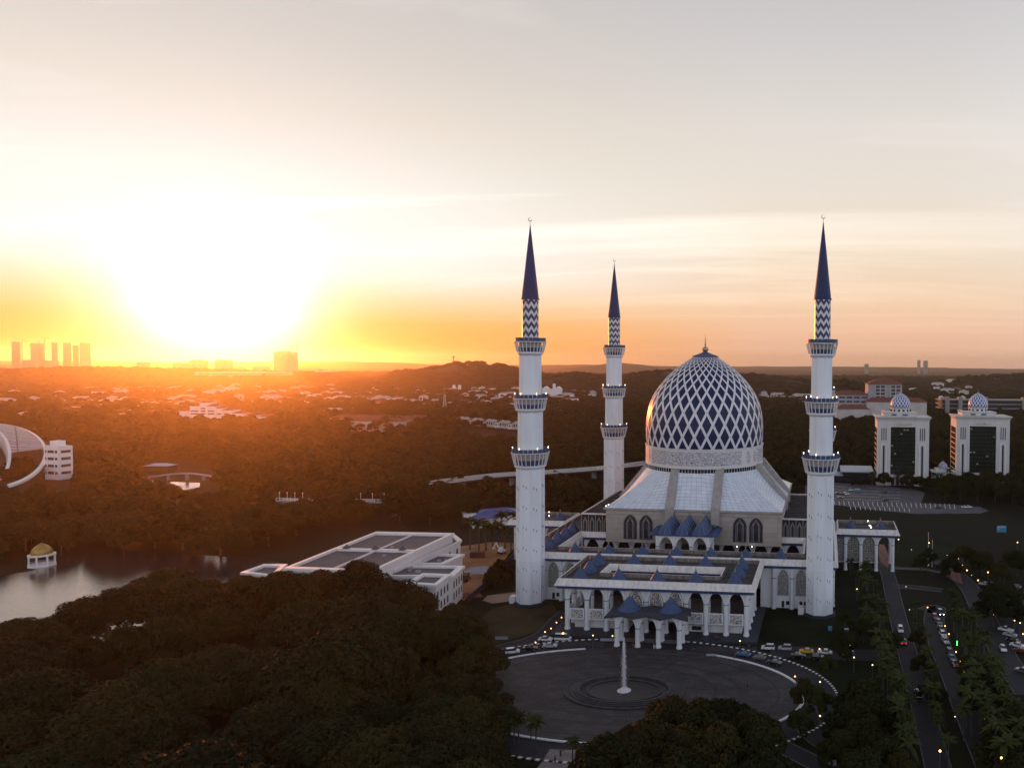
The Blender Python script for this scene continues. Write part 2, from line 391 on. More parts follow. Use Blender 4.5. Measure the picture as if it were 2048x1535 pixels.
for x in XS: column(x, -79.5, .8, 15.4, .82, 11.2)
YS = [-73.0,-66.5,-60.0,-53.8]
for x in (-30, 30):
    for y in YS: column(x, y, .8, 15.4, .82, 11.2)
arcade((-30,-79.5),(30,-79.5),9,11.2,14.9,15.6)
for x in (-30, 30): arcade((x,-79.5),(x,-53.5),4,11.2,14.9,15.6)
for x in XS[1:-1]: column(x, -73.9, 4.6, 15.4, .6, 11.2)
for x in (-20.9, 20.9):
    for y in (-68.3, -62.7): column(x, y, 4.6, 15.4, .6, 11.2)
for i, x in enumerate(XS[:-1]):
    c = x+3.333
    if abs(c) < 9: pointed_panel('tracery_screen', c, -79.6, 4.7, 10.6, 14.7, 2.35, [M_['column'], M_['screen']], MOSQUE, t=.3)
    else:
        b = MB(); b.box(c-2.45,c+2.45,-80.1,-79.8,4.3,8.0); b.box(c-2.1,c+2.1,-80.14,-80.1,4.65,7.65,1); b.build('balcony_panel', [M_['column'], M_['screen']], MOSQUE)
for sx in (-1, 1):
    for k in range(4):
        y0 = [-79.5]+YS; ya, yb = y0[k], y0[k+1]; b = MB()
        b.box(sx*30-.15,sx*30+.15,ya+1,yb-1,4.3,7.9); b.box(sx*30.19-.04,sx*30.19+.04,ya+1.3,yb-1.3,4.65,7.6,1); b.build('balcony_panel', [M_['column'], M_['screen']], MOSQUE)
for x in (-26,-13,0,13,26): roof_pyramid(x, -78.2)
for x in (-26,26): roof_pyramid(x, -68.4)
for x in (-26,-13,0,13,26): roof_pyramid(x, -58.6)

# --- main podium round the courtyard, with side wings
outer_cornice(-60.2, 60.2, -51.2, 22.0); court_cornice(-47.2, 47.2, -40.8, -16.0)
deck(-58.8, 58.8, -49.8, 20.6, (-46.8, 46.8, -40.4, -16.4))
b = MB()
for sx in (-1, 1):
    b.box(sx*31.8 if sx > 0 else -57.6, 57.6 if sx > 0 else -31.8, -48.2, -47.6, 0, 15.2)
    b.box(min(sx*57.6,sx*57.0), max(sx*57.6,sx*57.0), -47.6, 19, 0, 15.2)
b.box(-57,57,18.4,19,0,15.2)
b.build('podium_wall', M_['white'], MOSQUE)
PX = [36.8,43.4,50.0,56.6]
for sx in (-1, 1):
    for x in PX: column(sx*x, -49.0, 0, 15.4, .75, 11.6)
    for k in range(3):
        c = sx*(PX[k]+3.3); pointed_panel('tracery_panel', c, -48.2, 4.2, 10.8, 14.6, 2.4, [M_['column'], M_['screen2']], MOSQUE)
        d = MB(); d.box(c-.5,c+.5,-48.27,-48.2,0.2,2.6); d.build('door', M_['dark'], MOSQUE)
        d = MB(); d.box(c+1.1,c+2.4,-48.27,-48.2,1.2,2.6); d.build('window', M_['glass'], MOSQUE)
    arcade((sx*36.8,-48.9),(sx*56.6,-48.9),3,11.6,15.0,15.6,.8,.75)
    for k in range(9):
        y = -44.5+7.0*k; column(sx*58.3, y, 0, 15.4, .75, 11.6)
# courtyard arcades (its floor lies at the first-floor level)
b = MB(); b.box(-46,46,-40,-17,4.0,4.6); b.build('courtyard_floor', M_['floor'], MOSQUE)
for x0, x1, n in ((-45.5,-12.2,5),(12.2,45.5,5)): arcade((x0,-15.2),(x1,-15.2),n,11.6,15.4,16.2,.8,.7)
for sx in (-1, 1):
    for k in range(6): column(sx*(12.2+6.66*k), -15.2, 4.6, 16, .7, 11.6)
    arcade((sx*46.5,-39.8),(sx*46.5,-16.6),4,11.6,15.4,16.2,.8,.7)
    for k in range(1,4): column(sx*46.5, -39.8+5.8*k, 4.6, 16, .7, 11.6)
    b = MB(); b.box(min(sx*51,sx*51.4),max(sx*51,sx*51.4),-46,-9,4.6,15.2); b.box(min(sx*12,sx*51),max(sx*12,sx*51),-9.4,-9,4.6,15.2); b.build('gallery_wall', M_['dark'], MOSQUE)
    b = MB(); b.box(min(sx*13,sx*45.6),max(sx*13,sx*45.6),-15.4,-15.3,9.3,9.42)
    for k in range(60): xx = sx*(13.2+.54*k); b.box(xx-.03,xx+.03,-15.39,-15.31,8.3,9.3)
    b.build('railing', M_['column'], MOSQUE)
for x in (-39,-26,-13,0,13,26,39): roof_pyramid(x, -46.6)
for sx in (-1, 1):
    for y in (-37.5,-28.3,-19.3,-10.3): roof_pyramid(sx*52.6, y)
# wings
for sx in (-1, 1):
    xa, xb = (59.6, 87.4) if sx > 0 else (-87.4, -59.6)
    outer_cornice(xa, xb, 1.4, 22.2); deck(xa+1.2, xb-1.2, 2.6, 21.0)
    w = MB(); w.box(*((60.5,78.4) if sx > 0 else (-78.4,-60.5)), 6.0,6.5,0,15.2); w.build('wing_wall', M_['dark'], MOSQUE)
    w = MB(); w.box(*((60.5,78.4) if sx > 0 else (-78.4,-60.5)), 5.4,5.8,3.2,3.7); w.build('string_course', M_['column'], MOSQUE)
    for x in (64.2,70.8,77.4): column(sx*x, 4.6, 0, 15.4, .75, 11.8)
    column(sx*84.5, 4.6, 0, 15.4, .75, 11.8); column(sx*84.5, 17.5, 0, 15.4, .75, 11.8); column(sx*77.4, 17.5, 0, 15.4, .75, 11.8)
    for x in (60.9, 67.5, 74.1):
        # pierced lattice: real openings in a grid
        g = MB(); c = sx*x if x > 61 else sx*61.3; hwid = 2.6 if x > 61 else 1.9
        n = 7 if x > 61 else 5
        for i in range(n+1): u = -hwid+2*hwid*i/n; g.box(c+u-.16,c+u+.16,5.0,5.25,3.9,14.2)
        for j in range(14): zz = 3.9+10.3*j/13; g.box(c-hwid,c+hwid,5.02,5.23,zz-.2,zz+.2)
        g.build('lattice_screen', M_['screen2'], MOSQUE)
    arcade((sx*64.2,4.6),(sx*84.2,4.6),3,11.8,15.1,15.6,.8,.75)
    arcade((sx*84.5,4.6),(sx*84.5,17.5),2,11.8,15.1,15.6,.8,.75)
    for x in (66.4, 79.6): roof_pyramid(sx*x, 11.8, z=16.2)

# --- prayer hall
HX, HY, HH = 1.25, 16.0, 36.3
DX, DY, DR = 0.3, 14.0, 26.5
b = MB(); rect_sweep(b, HX-HH, HX+HH, HY-HH, HY+HH, [(0,15.5),(0,26.9),(.25,27.0),(.25,27.4),(0,27.5),(0,28.7),(.9,29.0),(.9,29.6),(0,29.62)], 1, [0,0,0,0,0,1,1,1]); b.build('hall_wall', [M_['hallwall'], M_['rib']], MOSQUE)
for cx_ in (-26.0,-19.4,19.4,26.0):
    x = HX+cx_; pw = pointed_panel('arched_window', x, HY-HH-.02, 17.0, 23.6, 27.0, 2.75, [M_['plinth'], M_['glass']], MOSQUE, t=.28, frame=.5)
    f = MB()
    for s, h in ((-1.55,23.9),(-1.0,24.9),(1.0,24.9),(1.55,23.9)): f.box(x+s-.07,x+s+.07,HY-HH-.4,HY-HH-.25,17.3,h)
    for s in (-1,1):
        f.beam((x+s*1.55,HY-HH-.33,23.9),(x,HY-HH-.33,26.3),.12,.14); f.beam((x+s*1.0,HY-HH-.33,24.0),(x,HY-HH-.33,25.4),.12,.14)
    f.build('glazing_bars', M_['rib'], pw)
# ruled roof from the square eaves to the round drum
NA = 96; ZB, ZT = 29.65, 43.4
def sq(a):
    c, s = math.cos(a), math.sin(a); k = (HH+.3)/max(abs(c), abs(s)); return HX+c*k, HY+s*k
bm = bmesh.new(); uvl = bm.loops.layers.uv.new('UVMap'); ring = []
angs = sorted(set([2*math.pi*i/NA for i in range(NA)]))
per = 0; prev = None
for a in angs+[2*math.pi]:
    x, y = sq(a)
    if prev: per += math.hypot(x-prev[0], y-prev[1])
    prev = (x, y); tx, ty = DX+DR*math.cos(a), DY+DR*math.sin(a)
    colv = []
    for k in range(9):
        t = k/8; sag = -.9*math.sin(math.pi*t)
        colv.append(bm.verts.new((x+(tx-x)*t, y+(ty-y)*t, ZB+(ZT-ZB)*t+sag)))
    ring.append((colv, per, math.hypot(math.hypot(tx-x, ty-y), ZT-ZB)))
for i in range(len(ring)-1):
    (A, ua, la), (B, ub, lb) = ring[i], ring[i+1]
    for k in range(8):
        f = bm.faces.new((A[k], B[k], B[k+1], A[k+1])); f.smooth = False
        for lp, uv in zip(f.loops, ((ua,la*k/8),(ub,lb*k/8),(ub,lb*(k+1)/8),(ua,la*(k+1)/8))): lp[uvl].uv = uv
me = bpy.data.meshes.new('hall_roof'); bm.to_mesh(me); bm.free(); me.materials.append(M_['roofmetal'])
o = bpy.data.objects.new('hall_roof', me); COL.objects.link(o); o.parent = MOSQUE
# eight concrete ribs over the roof, running down the walls as pilasters
def rib(side, off):
    r = MB(); ang = side*math.pi/2
    lo = HH+.3; w = 1.75
    d0 = (lo, ZB); d1 = (math.sqrt(max(DR**2-(off)**2, 1))-.2, ZT+.6)
    pts = [(lo+.95, 24.0),(lo+.95, ZB+.9),(d1[0]+.7, d1[1]+1.6),(d1[0]-1.5, d1[1]+1.6),(d1[0]-1.5, d1[1]-1.5),(lo-1.0, ZB-1.2),(lo-1.0,24.0)]
    n = len(r.v); k = len(pts)
    for s in (-1, 1):
        for q, z in pts: r.v.append((q, off+s*w, z))
    for i in range(k): j = (i+1) % k; r.f.append((n+i, n+j, n+k+j, n+k+i)); r.m.append(0)
    r.f.append(tuple(n+i for i in range(k))); r.m.append(0); r.f.append(tuple(n+k+i for i in range(k))); r.m.append(0)
    cxm, cym = ((HX+DX)/2, (HY+DY)/2)
    c, s = math.cos(ang), math.sin(ang)
    r.v = [(HX+c*x-s*y, HY-.6+s*x+c*y, z) for x, y, z in r.v]
    r.build('roof_rib', M_['rib'], MOSQUE)
for side in range(4):
    for off in (-9.5, 9.5): rib(side, off)
# clerestory with mullions under the drum
b = MB(); b.lathe([(DR-.9,42.5),(DR-.9,45.4)], 64, DX, DY, caps=False); cl = b.build('clerestory', M_['glass'], MOSQUE)
b = MB()
for i in range(120):
    a = 2*math.pi*i/120; c, s = math.cos(a), math.sin(a); b.beam((DX+(DR-.75)*c, DY+(DR-.75)*s, 42.6),(DX+(DR-.75)*c, DY+(DR-.75)*s, 45.4),.16,.16)
b.build('mullions', M_['column'], cl)
# drum with its band of calligraphy
def calligraphy_mat():
    m = mat('calligraphy_band', (.66,.62,.59), .45); N, L, b = nodes_of(m)
    tc = N.new('ShaderNodeTexCoord'); sp = N.new('ShaderNodeSeparateXYZ'); L.new(tc.outputs['UV'], sp.inputs[0])
    def Mt(op, a, bb=None, c=None):
        n = N.new('ShaderNodeMath'); n.operation = op
        for i, v in enumerate((a, bb, c)):
            if v is None: continue
            if isinstance(v, (int, float)): n.inputs[i].default_value = v
            else: L.new(v, n.inputs[i])
        return n.outputs[0]
    nz = N.new('ShaderNodeTexNoise'); nz.inputs['Scale'].default_value = .62; nz.inputs['Detail'].default_value = 1.2; nz.inputs['Distortion'].default_value = 1.7
    L.new(tc.outputs['UV'], nz.inputs[0])
    w1 = Mt('LESS_THAN', Mt('ABSOLUTE', Mt('SUBTRACT', Mt('FRACT', Mt('MULTIPLY', nz.outputs[0], 10.0)), .5)), .2)
    nz2 = N.new('ShaderNodeTexNoise'); nz2.inputs['Scale'].default_value = 1.3; nz2.inputs['Detail'].default_value = 0; L.new(tc.outputs['UV'], nz2.inputs[0])
    ink = Mt('MULTIPLY', w1, Mt('GREATER_THAN', nz2.outputs[0], .38))
    # panels of 27.6 m: one long text field, then two upright medallions
    P = math.pi*2*DR/3
    u = Mt('MODULO', Mt('ADD', sp.outputs[0], P*50.175), P); v = sp.outputs[1]
    inl = Mt('MULTIPLY', Mt('LESS_THAN', Mt('ABSOLUTE', Mt('SUBTRACT', u, P*.408)), P*.402), Mt('LESS_THAN', Mt('ABSOLUTE', Mt('SUBTRACT', v, 3.9)), 2.9))
    def med(c):
        dx = Mt('DIVIDE', Mt('SUBTRACT', u, P*c), 1.5); dy = Mt('DIVIDE', Mt('SUBTRACT', v, 3.9), 2.7)
        return Mt('LESS_THAN', Mt('ADD', Mt('POWER', Mt('ABSOLUTE', dx), 2.4), Mt('POWER', Mt('ABSOLUTE', dy), 2.4)), 1.0)
    meds = Mt('MAXIMUM', med(.883), med(.968))
    mask = Mt('MULTIPLY', ink, Mt('MAXIMUM', inl, meds))
    mx = N.new('ShaderNodeMix'); mx.data_type = 'RGBA'; L.new(mask, mx.inputs[0]); mx.inputs[6].default_value = (.70,.66,.64,1); mx.inputs[7].default_value = (.04,.06,.16,1)
    L.new(mx.outputs[2], b.inputs['Base Color']); return m
OFFU = 2.6
def lathe_uv(name, prof, seg, cx, cy, mat_, parent, vfun=None, smooth=True):
    bm = bmesh.new(); uvl = bm.loops.layers.uv.new('UVMap'); R = []
    L = 0; us = []
    for k, (r, z) in enumerate(prof):
        if k: L += math.hypot(r-prof[k-1][0], z-prof[k-1][1])
        us.append(L); R.append([bm.verts.new((cx+r*math.cos(2*math.pi*i/seg), cy+r*math.sin(2*math.pi*i/seg), z)) for i in range(seg)])
    for k in range(len(prof)-1):
        for i in range(seg):
            j = (i+1) % seg; f = bm.faces.new((R[k][i], R[k][j], R[k+1][j], R[k+1][i])); f.smooth = smooth
            s = 2*math.pi*DR/seg
            for lp, uv in zip(f.loops, ((i*s,us[k]),((i+1)*s,us[k]),((i+1)*s,us[k+1]),(i*s,us[k+1]))): lp[uvl].uv = uv
    me = bpy.data.meshes.new(name); bm.to_mesh(me); bm.free(); me.materials.append(mat_)
    o = bpy.data.objects.new(name, me); COL.objects.link(o); o.parent = parent; return o
b = MB(); b.lathe([(DR-1,45.0),(DR+.05,45.0),(DR+.05,45.35),(DR-.1,45.4)], 96, DX, DY, caps=False); b.lathe([(DR-.1,52.9),(DR+.25,53.0),(DR+.25,53.35),(DR-.6,53.4)], 96, DX, DY, caps=False)
b.build('drum_moulding', M_['cornice'], MOSQUE, smooth=False)
lathe_uv('drum', [(DR-.05,45.35),(DR-.05,53.0)], 128, DX, DY, calligraphy_mat(), MOSQUE)
# dome shell
DP = [(26.0,53.3),(26.25,56),(26.35,60),(26.1,64.5),(25.3,69.3),(24.3,72.4),(22.75,75.6),(20.6,78.9),(18.1,82.0),(15.4,84.8),(12.4,87.4),(9.2,89.7),(6.8,91.3),(5.2,92.5)]
def spl(t):
    x = t*(len(DP)-1); i = min(int(x), len(DP)-2); f = x-i
    p = [DP[max(0,i-1)], DP[i], DP[i+1], DP[min(len(DP)-1,i+2)]]
    return tuple(.5*((2*p[1][c])+(-p[0][c]+p[2][c])*f+(2*p[0][c]-5*p[1][c]+4*p[2][c]-p[3][c])*f*f+(-p[0][c]+3*p[1][c]-3*p[2][c]+p[3][c])*f**3) for c in (0,1))
NP = 160; prof = [spl(k/NP) for k in range(NP+1)]
dome = lathe_uv('dome', prof, 128, DX, DY, M_['domeblue'], MOSQUE)
merc = [0.0]
for k in range(NP): merc.append(merc[-1]+math.hypot(prof[k+1][0]-prof[k][0], prof[k+1][1]-prof[k][1])/((prof[k+1][0]+prof[k][0])/2))
bm = bmesh.new(); uvl = bm.loops.layers.uv.new('UVMap')
NB = 32; SL = 0.50; HWB = .0198     # bands each way, slope d(theta)/d(mercator), half width in radians
for fam in (-1, 1):
    for q in range(NB):
        prev = None; Lc = 0
        for k in range(0, NP+1, 2):
            r, z = prof[k]; th = 2*math.pi*(q+.5)/NB+fam*SL*merc[k]
            ck = (prof[min(k+1,NP)][0]-prof[max(k-1,0)][0], prof[min(k+1,NP)][1]-prof[max(k-1,0)][1]); ln = math.hypot(*ck)
            nr, nz_ = ck[1]/ln, -ck[0]/ln; h = .14+fam*.012; rr = r+nr*h; zz = z+nz_*h
            cur = [bm.verts.new((DX+rr*math.cos(th+s*HWB*1.15), DY+rr*math.sin(th+s*HWB*1.15), zz)) for s in (-1,1)]+[bm.verts.new((DX+(r-.05)*math.cos(th+s*HWB*1.15), DY+(r-.05)*math.sin(th+s*HWB*1.15), z)) for s in (-1,1)]
            if prev:
                w = 2*HWB*26; L1 = Lc+math.hypot(prof[k][0]-prof[k-2][0], prof[k][1]-prof[k-2][1])*1.2
                for idx, uvs in (((0,1),((0,Lc),(w,Lc),(w,L1),(0,L1))), ((2,0),((0,Lc),(.1,Lc),(.1,L1),(0,L1))), ((1,3),((0,Lc),(.1,Lc),(.1,L1),(0,L1)))):
                    f = bm.faces.new((prev[idx[0]], prev[idx[1]], cur[idx[1]], cur[idx[0]]))
                    for lp, uv in zip(f.loops, uvs): lp[uvl].uv = uv
                Lc = L1
            prev = cur
me = bpy.data.meshes.new('lattice_bands'); bm.to_mesh(me); bm.free(); me.materials.append(M_['domewhite'])
o = bpy.data.objects.new('lattice_bands', me); COL.objects.link(o); o.parent = dome
b = MB(); b.lathe([(5.0,92.4),(5.9,92.35),(5.95,92.7),(3.0,93.7),(1.1,94.5),(.9,94.9)], 32, DX, DY)
b.build('dome_cap', M_['bluetile'], MOSQUE)
b = MB(); b.lathe([(.9,94.8),(1.5,95.4),(1.55,96.0),(1.1,96.6),(.4,96.9),(.35,97.6),(.6,97.9),(.3,98.3),(.22,99.0),(.42,99.3),(.2,99.7),(.14,100.3),(.3,100.5),(.1,100.8),(.05,102.6)], 12, DX, DY)
b.build('dome_finial', M_['gold'], MOSQUE, smooth=True)
# side blocks beside the hall: glazed fronts, louvred roofs
for sx in (-1, 1):
    xa, xb = (HX+HH+.05, 49.0) if sx > 0 else (-47.0, HX-HH-.05)
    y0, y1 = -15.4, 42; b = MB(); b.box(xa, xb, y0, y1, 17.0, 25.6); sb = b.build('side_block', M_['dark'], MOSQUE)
    b = MB(); b.box(xa-.15, xb+.15, y0-.4, y0+.25, 25.6, 26.15); b.box(xa-.15, xb+.15, y1-.25, y1+.3, 25.6, 26.15)
    for q in ((xa-.15, xa+.3),(xb-.3, xb+.15)): b.box(*q, y0+.25, y1-.25, 25.6, 26.15)
    b.build('roof_edge', M_['cornice'], sb)
    b = MB(); nl = 14
    for k in range(nl): yy = y0+1.5+k*(y1-y0-3)/nl; b.box(xa+.4, xb-.4, yy, yy+.45, 25.6, 25.95)
    b.build('roof_louvres', M_['deck'], sb)
    b = MB(); n = 4; w = (xb-xa)/n
    for k in range(n):
        c = xa+w*(k+.5)
        for s, h in ((-.9,22.4),(-.55,23.3),(.55,23.3),(.9,22.4)): b.box(c+s-.06,c+s+.06,y0-.18,y0-.02,17.6,h)
        for s in (-1,1): b.beam((c+s*.9,y0-.1,22.4),(c,y0-.1,24.6),.12,.14); b.beam((c+s*.55,y0-.1,22.6),(c,y0-.1,23.9),.1,.12)
        b.box(xa+w*k-.1,xa+w*k+.1,y0-.22,y0-.01,17.0,25.6)
    b.build('glazing_bars', M_['rib'], sb)
# central portico: three files of stacked blue canopies on white columns
port = MB(); port.box(-10.6,10.6,-34.6,-20.6,21.9,22.3); PO = port.build('portico_roof', M_['deck'], MOSQUE)
for k in range(5):
    y = -34.0+3.2*k
    s = MB()
    for i in range(-3, 4):
        x0 = i*3.9
        s.face([(x0-1.95,y-2.2,22.35),(x0,y-2.9,22.9),(x0,y+1.4,23.2),(x0-1.95,y+1.4,22.7)]); s.face([(x0,y-2.9,22.9),(x0+1.95,y-2.2,22.35),(x0+1.95,y+1.4,22.7),(x0,y+1.4,23.2)])
    v = list(s.v); s.box(-13.7,13.7,y-1.9,y+1.3,22.32,22.5)
    s.build('canopy_plate', M_['bluetile'], MOSQUE)
    for x in (-6.667,0,6.667): roof_pyramid(x, y, 22.75, 3.6, 5.0, ridge=True)
for x in (-10,-3.333,3.333,10):
    for y in (-34.6,-31,-27.6,-24.2): column(x, y, 4.6, 22.2, .75, 18.4)
arcade((-10,-34.6),(10,-34.6),3,18.4,21.7,22.2,.8,.75)
for x in (-10,10): arcade((x,-34.6),(x,-24.2),3,18.4,21.7,22.2,.8,.75)
# porte-cochere
for x in (-10,-3.333,3.333,10):
    for y in (-90.3,-85.2): column(x, y, 0, 10.0, .78, 6.3)
arcade((-10,-90.3),(10,-90.3),3,6.3,9.7,10.2,.8,.75); arcade((-10,-85.2),(10,-85.2),3,6.3,9.7,10.2,.8,.75)
for x in (-10,10): arcade((x,-90.3),(x,-85.2),1,6.3,9.7,10.2,.8,.75)
cm = MB(); zig = []
def side_pts(a, b, n, out):
    a, b = Vector(a), Vector(b); d = b-a; nrm = Vector((d.y, -d.x)).normalized(); r = []
    for i in range(n):
        r.append((*(a+d*(i/n)), 10.0)); r.append((*(a+d*((i+.5)/n)+nrm*0), 10.9))
    return r
for s, e, n in (((-12.6,-92.8),(12.6,-92.8),3),((12.6,-92.8),(12.6,-82.8),2),((12.6,-82.8),(-12.6,-82.8),3),((-12.6,-82.8),(-12.6,-92.8),2)): zig += side_pts(s, e, n, 1)
zig = [((x*1.06, (y+87.8)*1.08-87.8, z) if z < 10.5 else (x, y, z)) for x, y, z in zig]
n = len(zig)
for i in range(n):
    a, b_ = zig[i], zig[(i+1) % n]
    ia = (a[0]*.62, -87.8+(a[1]+87.8)*.45, 11.1); ib = (b_[0]*.62, -87.8+(b_[1]+87.8)*.45, 11.1)
    cm.face([a, b_, ib, ia]); cm.face([(a[0],a[1],a[2]-.45),(b_[0],b_[1],b_[2]-.45), b_, a])
    cm.face([(a[0],a[1],a[2]-.45),(b_[0],b_[1],b_[2]-.45),(b_[0]*.8,-87.8+(b_[1]+87.8)*.8,10.05),(a[0]*.8,-87.8+(a[1]+87.8)*.8,10.05)], 1)
cm.face([(z_[0]*.62, -87.8+(z_[1]+87.8)*.45, 11.1) for z_ in zig])
cm.build('porch_canopy', [M_['plinth'], M_['blueband']], MOSQUE)
for x in (-6.667, 6.667): roof_pyramid(x, -87.8, 10.9, 3.9, 4.4)
st = MB()
for k in range(5): st.box(-9,9,-84.6-.5*k,-84.1-.5*k,0,.75-.15*k)
st.build('entrance_steps', M_['floor'], MOSQUE)

# ------------------------------------------------------------ minarets
def chevron_mat():
    m = mat('chevron_tiles', (.5,.5,.5), .35); N, L, b = nodes_of(m)
    tc = N.new('ShaderNodeTexCoord'); sp = N.new('ShaderNodeSeparateXYZ'); L.new(tc.outputs['Object'], sp.inputs[0])
    def Mt(op, a, bb=None):
        n = N.new('ShaderNodeMath'); n.operation = op
        for i, v in enumerate((a, bb)):
            if v is None: continue
            if isinstance(v, (int, float)): n.inputs[i].default_value = v
            else: L.new(v, n.inputs[i])
        return n.outputs[0]
    a = Mt('ARCTAN2', sp.outputs[1], sp.outputs[0])
    tri = Mt('ABSOLUTE', Mt('SUBTRACT', Mt('FRACT', Mt('MULTIPLY', a, 9/(2*math.pi))), .5))
    w = Mt('LESS_THAN', Mt('FRACT', Mt('ADD', Mt('DIVIDE', sp.outputs[2], 2.9), Mt('MULTIPLY', tri, 1.05))), .48)
    mx = N.new('ShaderNodeMix'); mx.data_type = 'RGBA'; L.new(w, mx.inputs[0]); mx.inputs[6].default_value = (.022,.035,.12,1); mx.inputs[7].default_value = (.66,.62,.62,1)
    L.new(mx.outputs[2], b.inputs['Base Color']); return m
M_['chevron'] = chevron_mat()
M_['cone'] = mat('spire_blue_metal', (.014,.024,.10), .4, var=.25, scale=1.2, streak=(3,3,.3), spec=.25)
M_['lampglow'] = mat('lit_lamp', (.9,.8,.6), .4, emit=((1.0,.72,.36), 14))
M_['lampwhite'] = mat('lit_white_lamp', (.9,.9,.85), .4, emit=((1.0,.93,.8), 14))
def minaret(x, y, label, people=False):
    t = empty('minaret', (x, y, 0), 0, label, 'minaret', 'four blue-tipped minarets round the mosque')
    PH = R_(22.5); k8 = 1/math.cos(PH)
    b = MB(); b.lathe([(6.2,0),(6.2,.5),(5.6,.5),(5.6,1.0)], 8, ph=PH); b.build('base', M_['plinth'], t)
    b = MB(); b.box(-7.6,-5.4,-1.4,1.4,0,2.6); b.build('entrance_porch', M_['white'], t)
    for nm, r0, r1, z0, z1 in (('shaft',4.72,4.6,1.0,51.8),('shaft',4.1,4.02,51.8,72.5),('shaft',3.62,3.55,72.5,93.2)):
        b = MB(); b.lathe([(r0*k8,z0),(r1*k8,z1)], 8, ph=PH)
        for i in range(8):      # shallow ribs on the corners
            a = PH+i*math.pi/4; b.tube((r0*k8*math.cos(a), r0*k8*math.sin(a), z0),(r1*k8*math.cos(a), r1*k8*math.sin(a), z1),.09,6)
        if z0 < 2: b.lathe([(r0*k8-.02,16.6),(r0*k8+.06,16.65),(r0*k8+.06,16.85),(r0*k8-.02,16.9)], 8, ph=PH, caps=False)
        sh = b.build(nm, M_['minaret'], t)
    sl_ = None
    for fi in (4,5,6,7,0):
        a = fi*math.pi/4; n = Vector((math.cos(a), math.sin(a), 0)); tg = Vector((-n.y, n.x, 0))
        for r in range(6):
            z = 6.2+7.55*r-(.9 if fi % 2 else 0)
            w = MB()
            for s, dz in ((-.75,0),(.35,-.6)):
                c = n*4.72+tg*s; w.v += [tuple(c+tg*q*.11+n*o_+Vector((0,0,z+dz+h))) for o_ in (-.25,.03) for q in (-.6,.6) for h in (0,.85)]
                m0 = len(w.v)-8
                for q in ((4,6,7,5),(0,4,5,1),(2,3,7,6),(1,5,7,3),(0,2,6,4)): w.f.append(tuple(m0+i for i in q)); w.m.append(0)
            w.build('slit_window', M_['dark'], t)
    for bi, (rb, rt, z0, zt, rin, lit) in enumerate(((5.55,6.65,51.4,56.1,4.6,1),(5.2,5.85,72.15,76.0,4.0,1),(4.6,5.5,92.9,96.7,3.5,0))):
        b = MB(); b.lathe([(rin,z0-.3),(rb+.1,z0-.3),(rb+.1,z0+.25),(rin,z0+.3)], 24, caps=False); b.lathe([(rin,zt),(rt+.25,zt),(rt+.3,zt+.3),(rin,zt+.32)], 24, caps=False)
        bal = b.build('balcony', M_['column'], t)
        b = MB(); zm = z0+(zt-z0)*.48; rm = rb+(rt-rb)*.48
        b.lathe([(rb-.7,z0+.25),(rm-.8,zm)], 24, caps=False, m=0); b.lathe([(rm-.8,zm),(rt-1.5,zt)], 24, caps=False, m=1); b.build('panels_and_painted_shade', [M_['blueband'], M_['rib']], bal)  # blue panels below; upper infill's darker colour stands in for shade between struts
        b = MB()
        for i in range(24):
            a = 2*math.pi*(i+.5)/24; c, s = math.cos(a), math.sin(a); b.beam((rb*c,rb*s,z0+.1),(rt*c,rt*s,zt+.05),.2,.34)
        b.build('struts', M_['column'], bal)
        b = MB()
        for i in range(24):
            a0 = 2*math.pi*(i+.5-.44)/24; a1 = 2*math.pi*(i+.5+.44)/24; ro = rt+.05; ri = rt-.12; h = 1.35
            P4 = [(ro*math.cos(a0),ro*math.sin(a0)),(ro*math.cos(a1),ro*math.sin(a1)),(ri*math.cos(a1),ri*math.sin(a1)),(ri*math.cos(a0),ri*math.sin(a0))]
            b.prism(P4, zt+.3, zt+.3+h)
        b.build('parapet', M_['blueband'], bal)
        if lit:
            for i in range(6):
                a = 2*math.pi*(i+.25)/6; b = MB(); r = rt-.3; b.lathe([(.04,0),(.04,.35),(.08,.4),(.08,.52),(.03,.6)], 6)
                b.build('lamp', M_['lampglow'] if i % 3 else M_['lampwhite'], bal, (r*math.cos(a), r*math.sin(a), zt+1.6))
        b = MB(); b.lathe([(rin*1.25,z0-1.2),(rin*1.02,z0-1.2),(rb-.1,z0-.3)][1:], 24, caps=False); b.build('corbel', M_['column'], bal)
    b = MB(); b.lathe([(2.95,93.2),(2.92,112.4)], 24); b.build('chevron_drum', M_['chevron'], t, smooth=False)
    b = MB(); b.lathe([(3.0,112.3),(3.28,112.4),(3.28,112.75),(3.0,112.9),(2.25,120),(1.35,128.5),(.42,136.6),(.12,139.6)], 24, caps=True)
    for i in range(24):
        a = 2*math.pi*i/24; c, s = math.cos(a), math.sin(a); b.tube((3.0*c,3.0*s,112.9),(.42*c,.42*s,136.6),.05,4,r2=.02)
    b.build('spire', M_['cone'], t)
    b = MB(); b.tube((0,0,139.3),(0,0,141.0),.07,6); b.lathe([(.05,140.1),(.18,140.25),(.05,140.4)], 8)
    pr = None
    for i in range(21):
        a = R_(75)+R_(320)*i/20; w = .13*math.sin(math.pi*i/20)+.02; p = (.64*math.cos(a), 0, 141.65+.64*math.sin(a))
        if pr: b.tube(pr[0], p, pr[1], 5, r2=w)
        pr = (p, w)
    b.build('crescent_finial', M_['gold'], t, )
    return t
minaret(-53.5,-53.5,'front left minaret, standing on grass beside the construction site')
minaret(53.5,-53.5,'front right minaret, standing on the dark lawn beside the palm avenue')
minaret(-53.5,53.5,'rear minaret seen left of the dome, its base hidden by the hall roof')
minaret(53.5,53.5,'rear minaret almost hidden behind the front right one, only balcony edges showing')
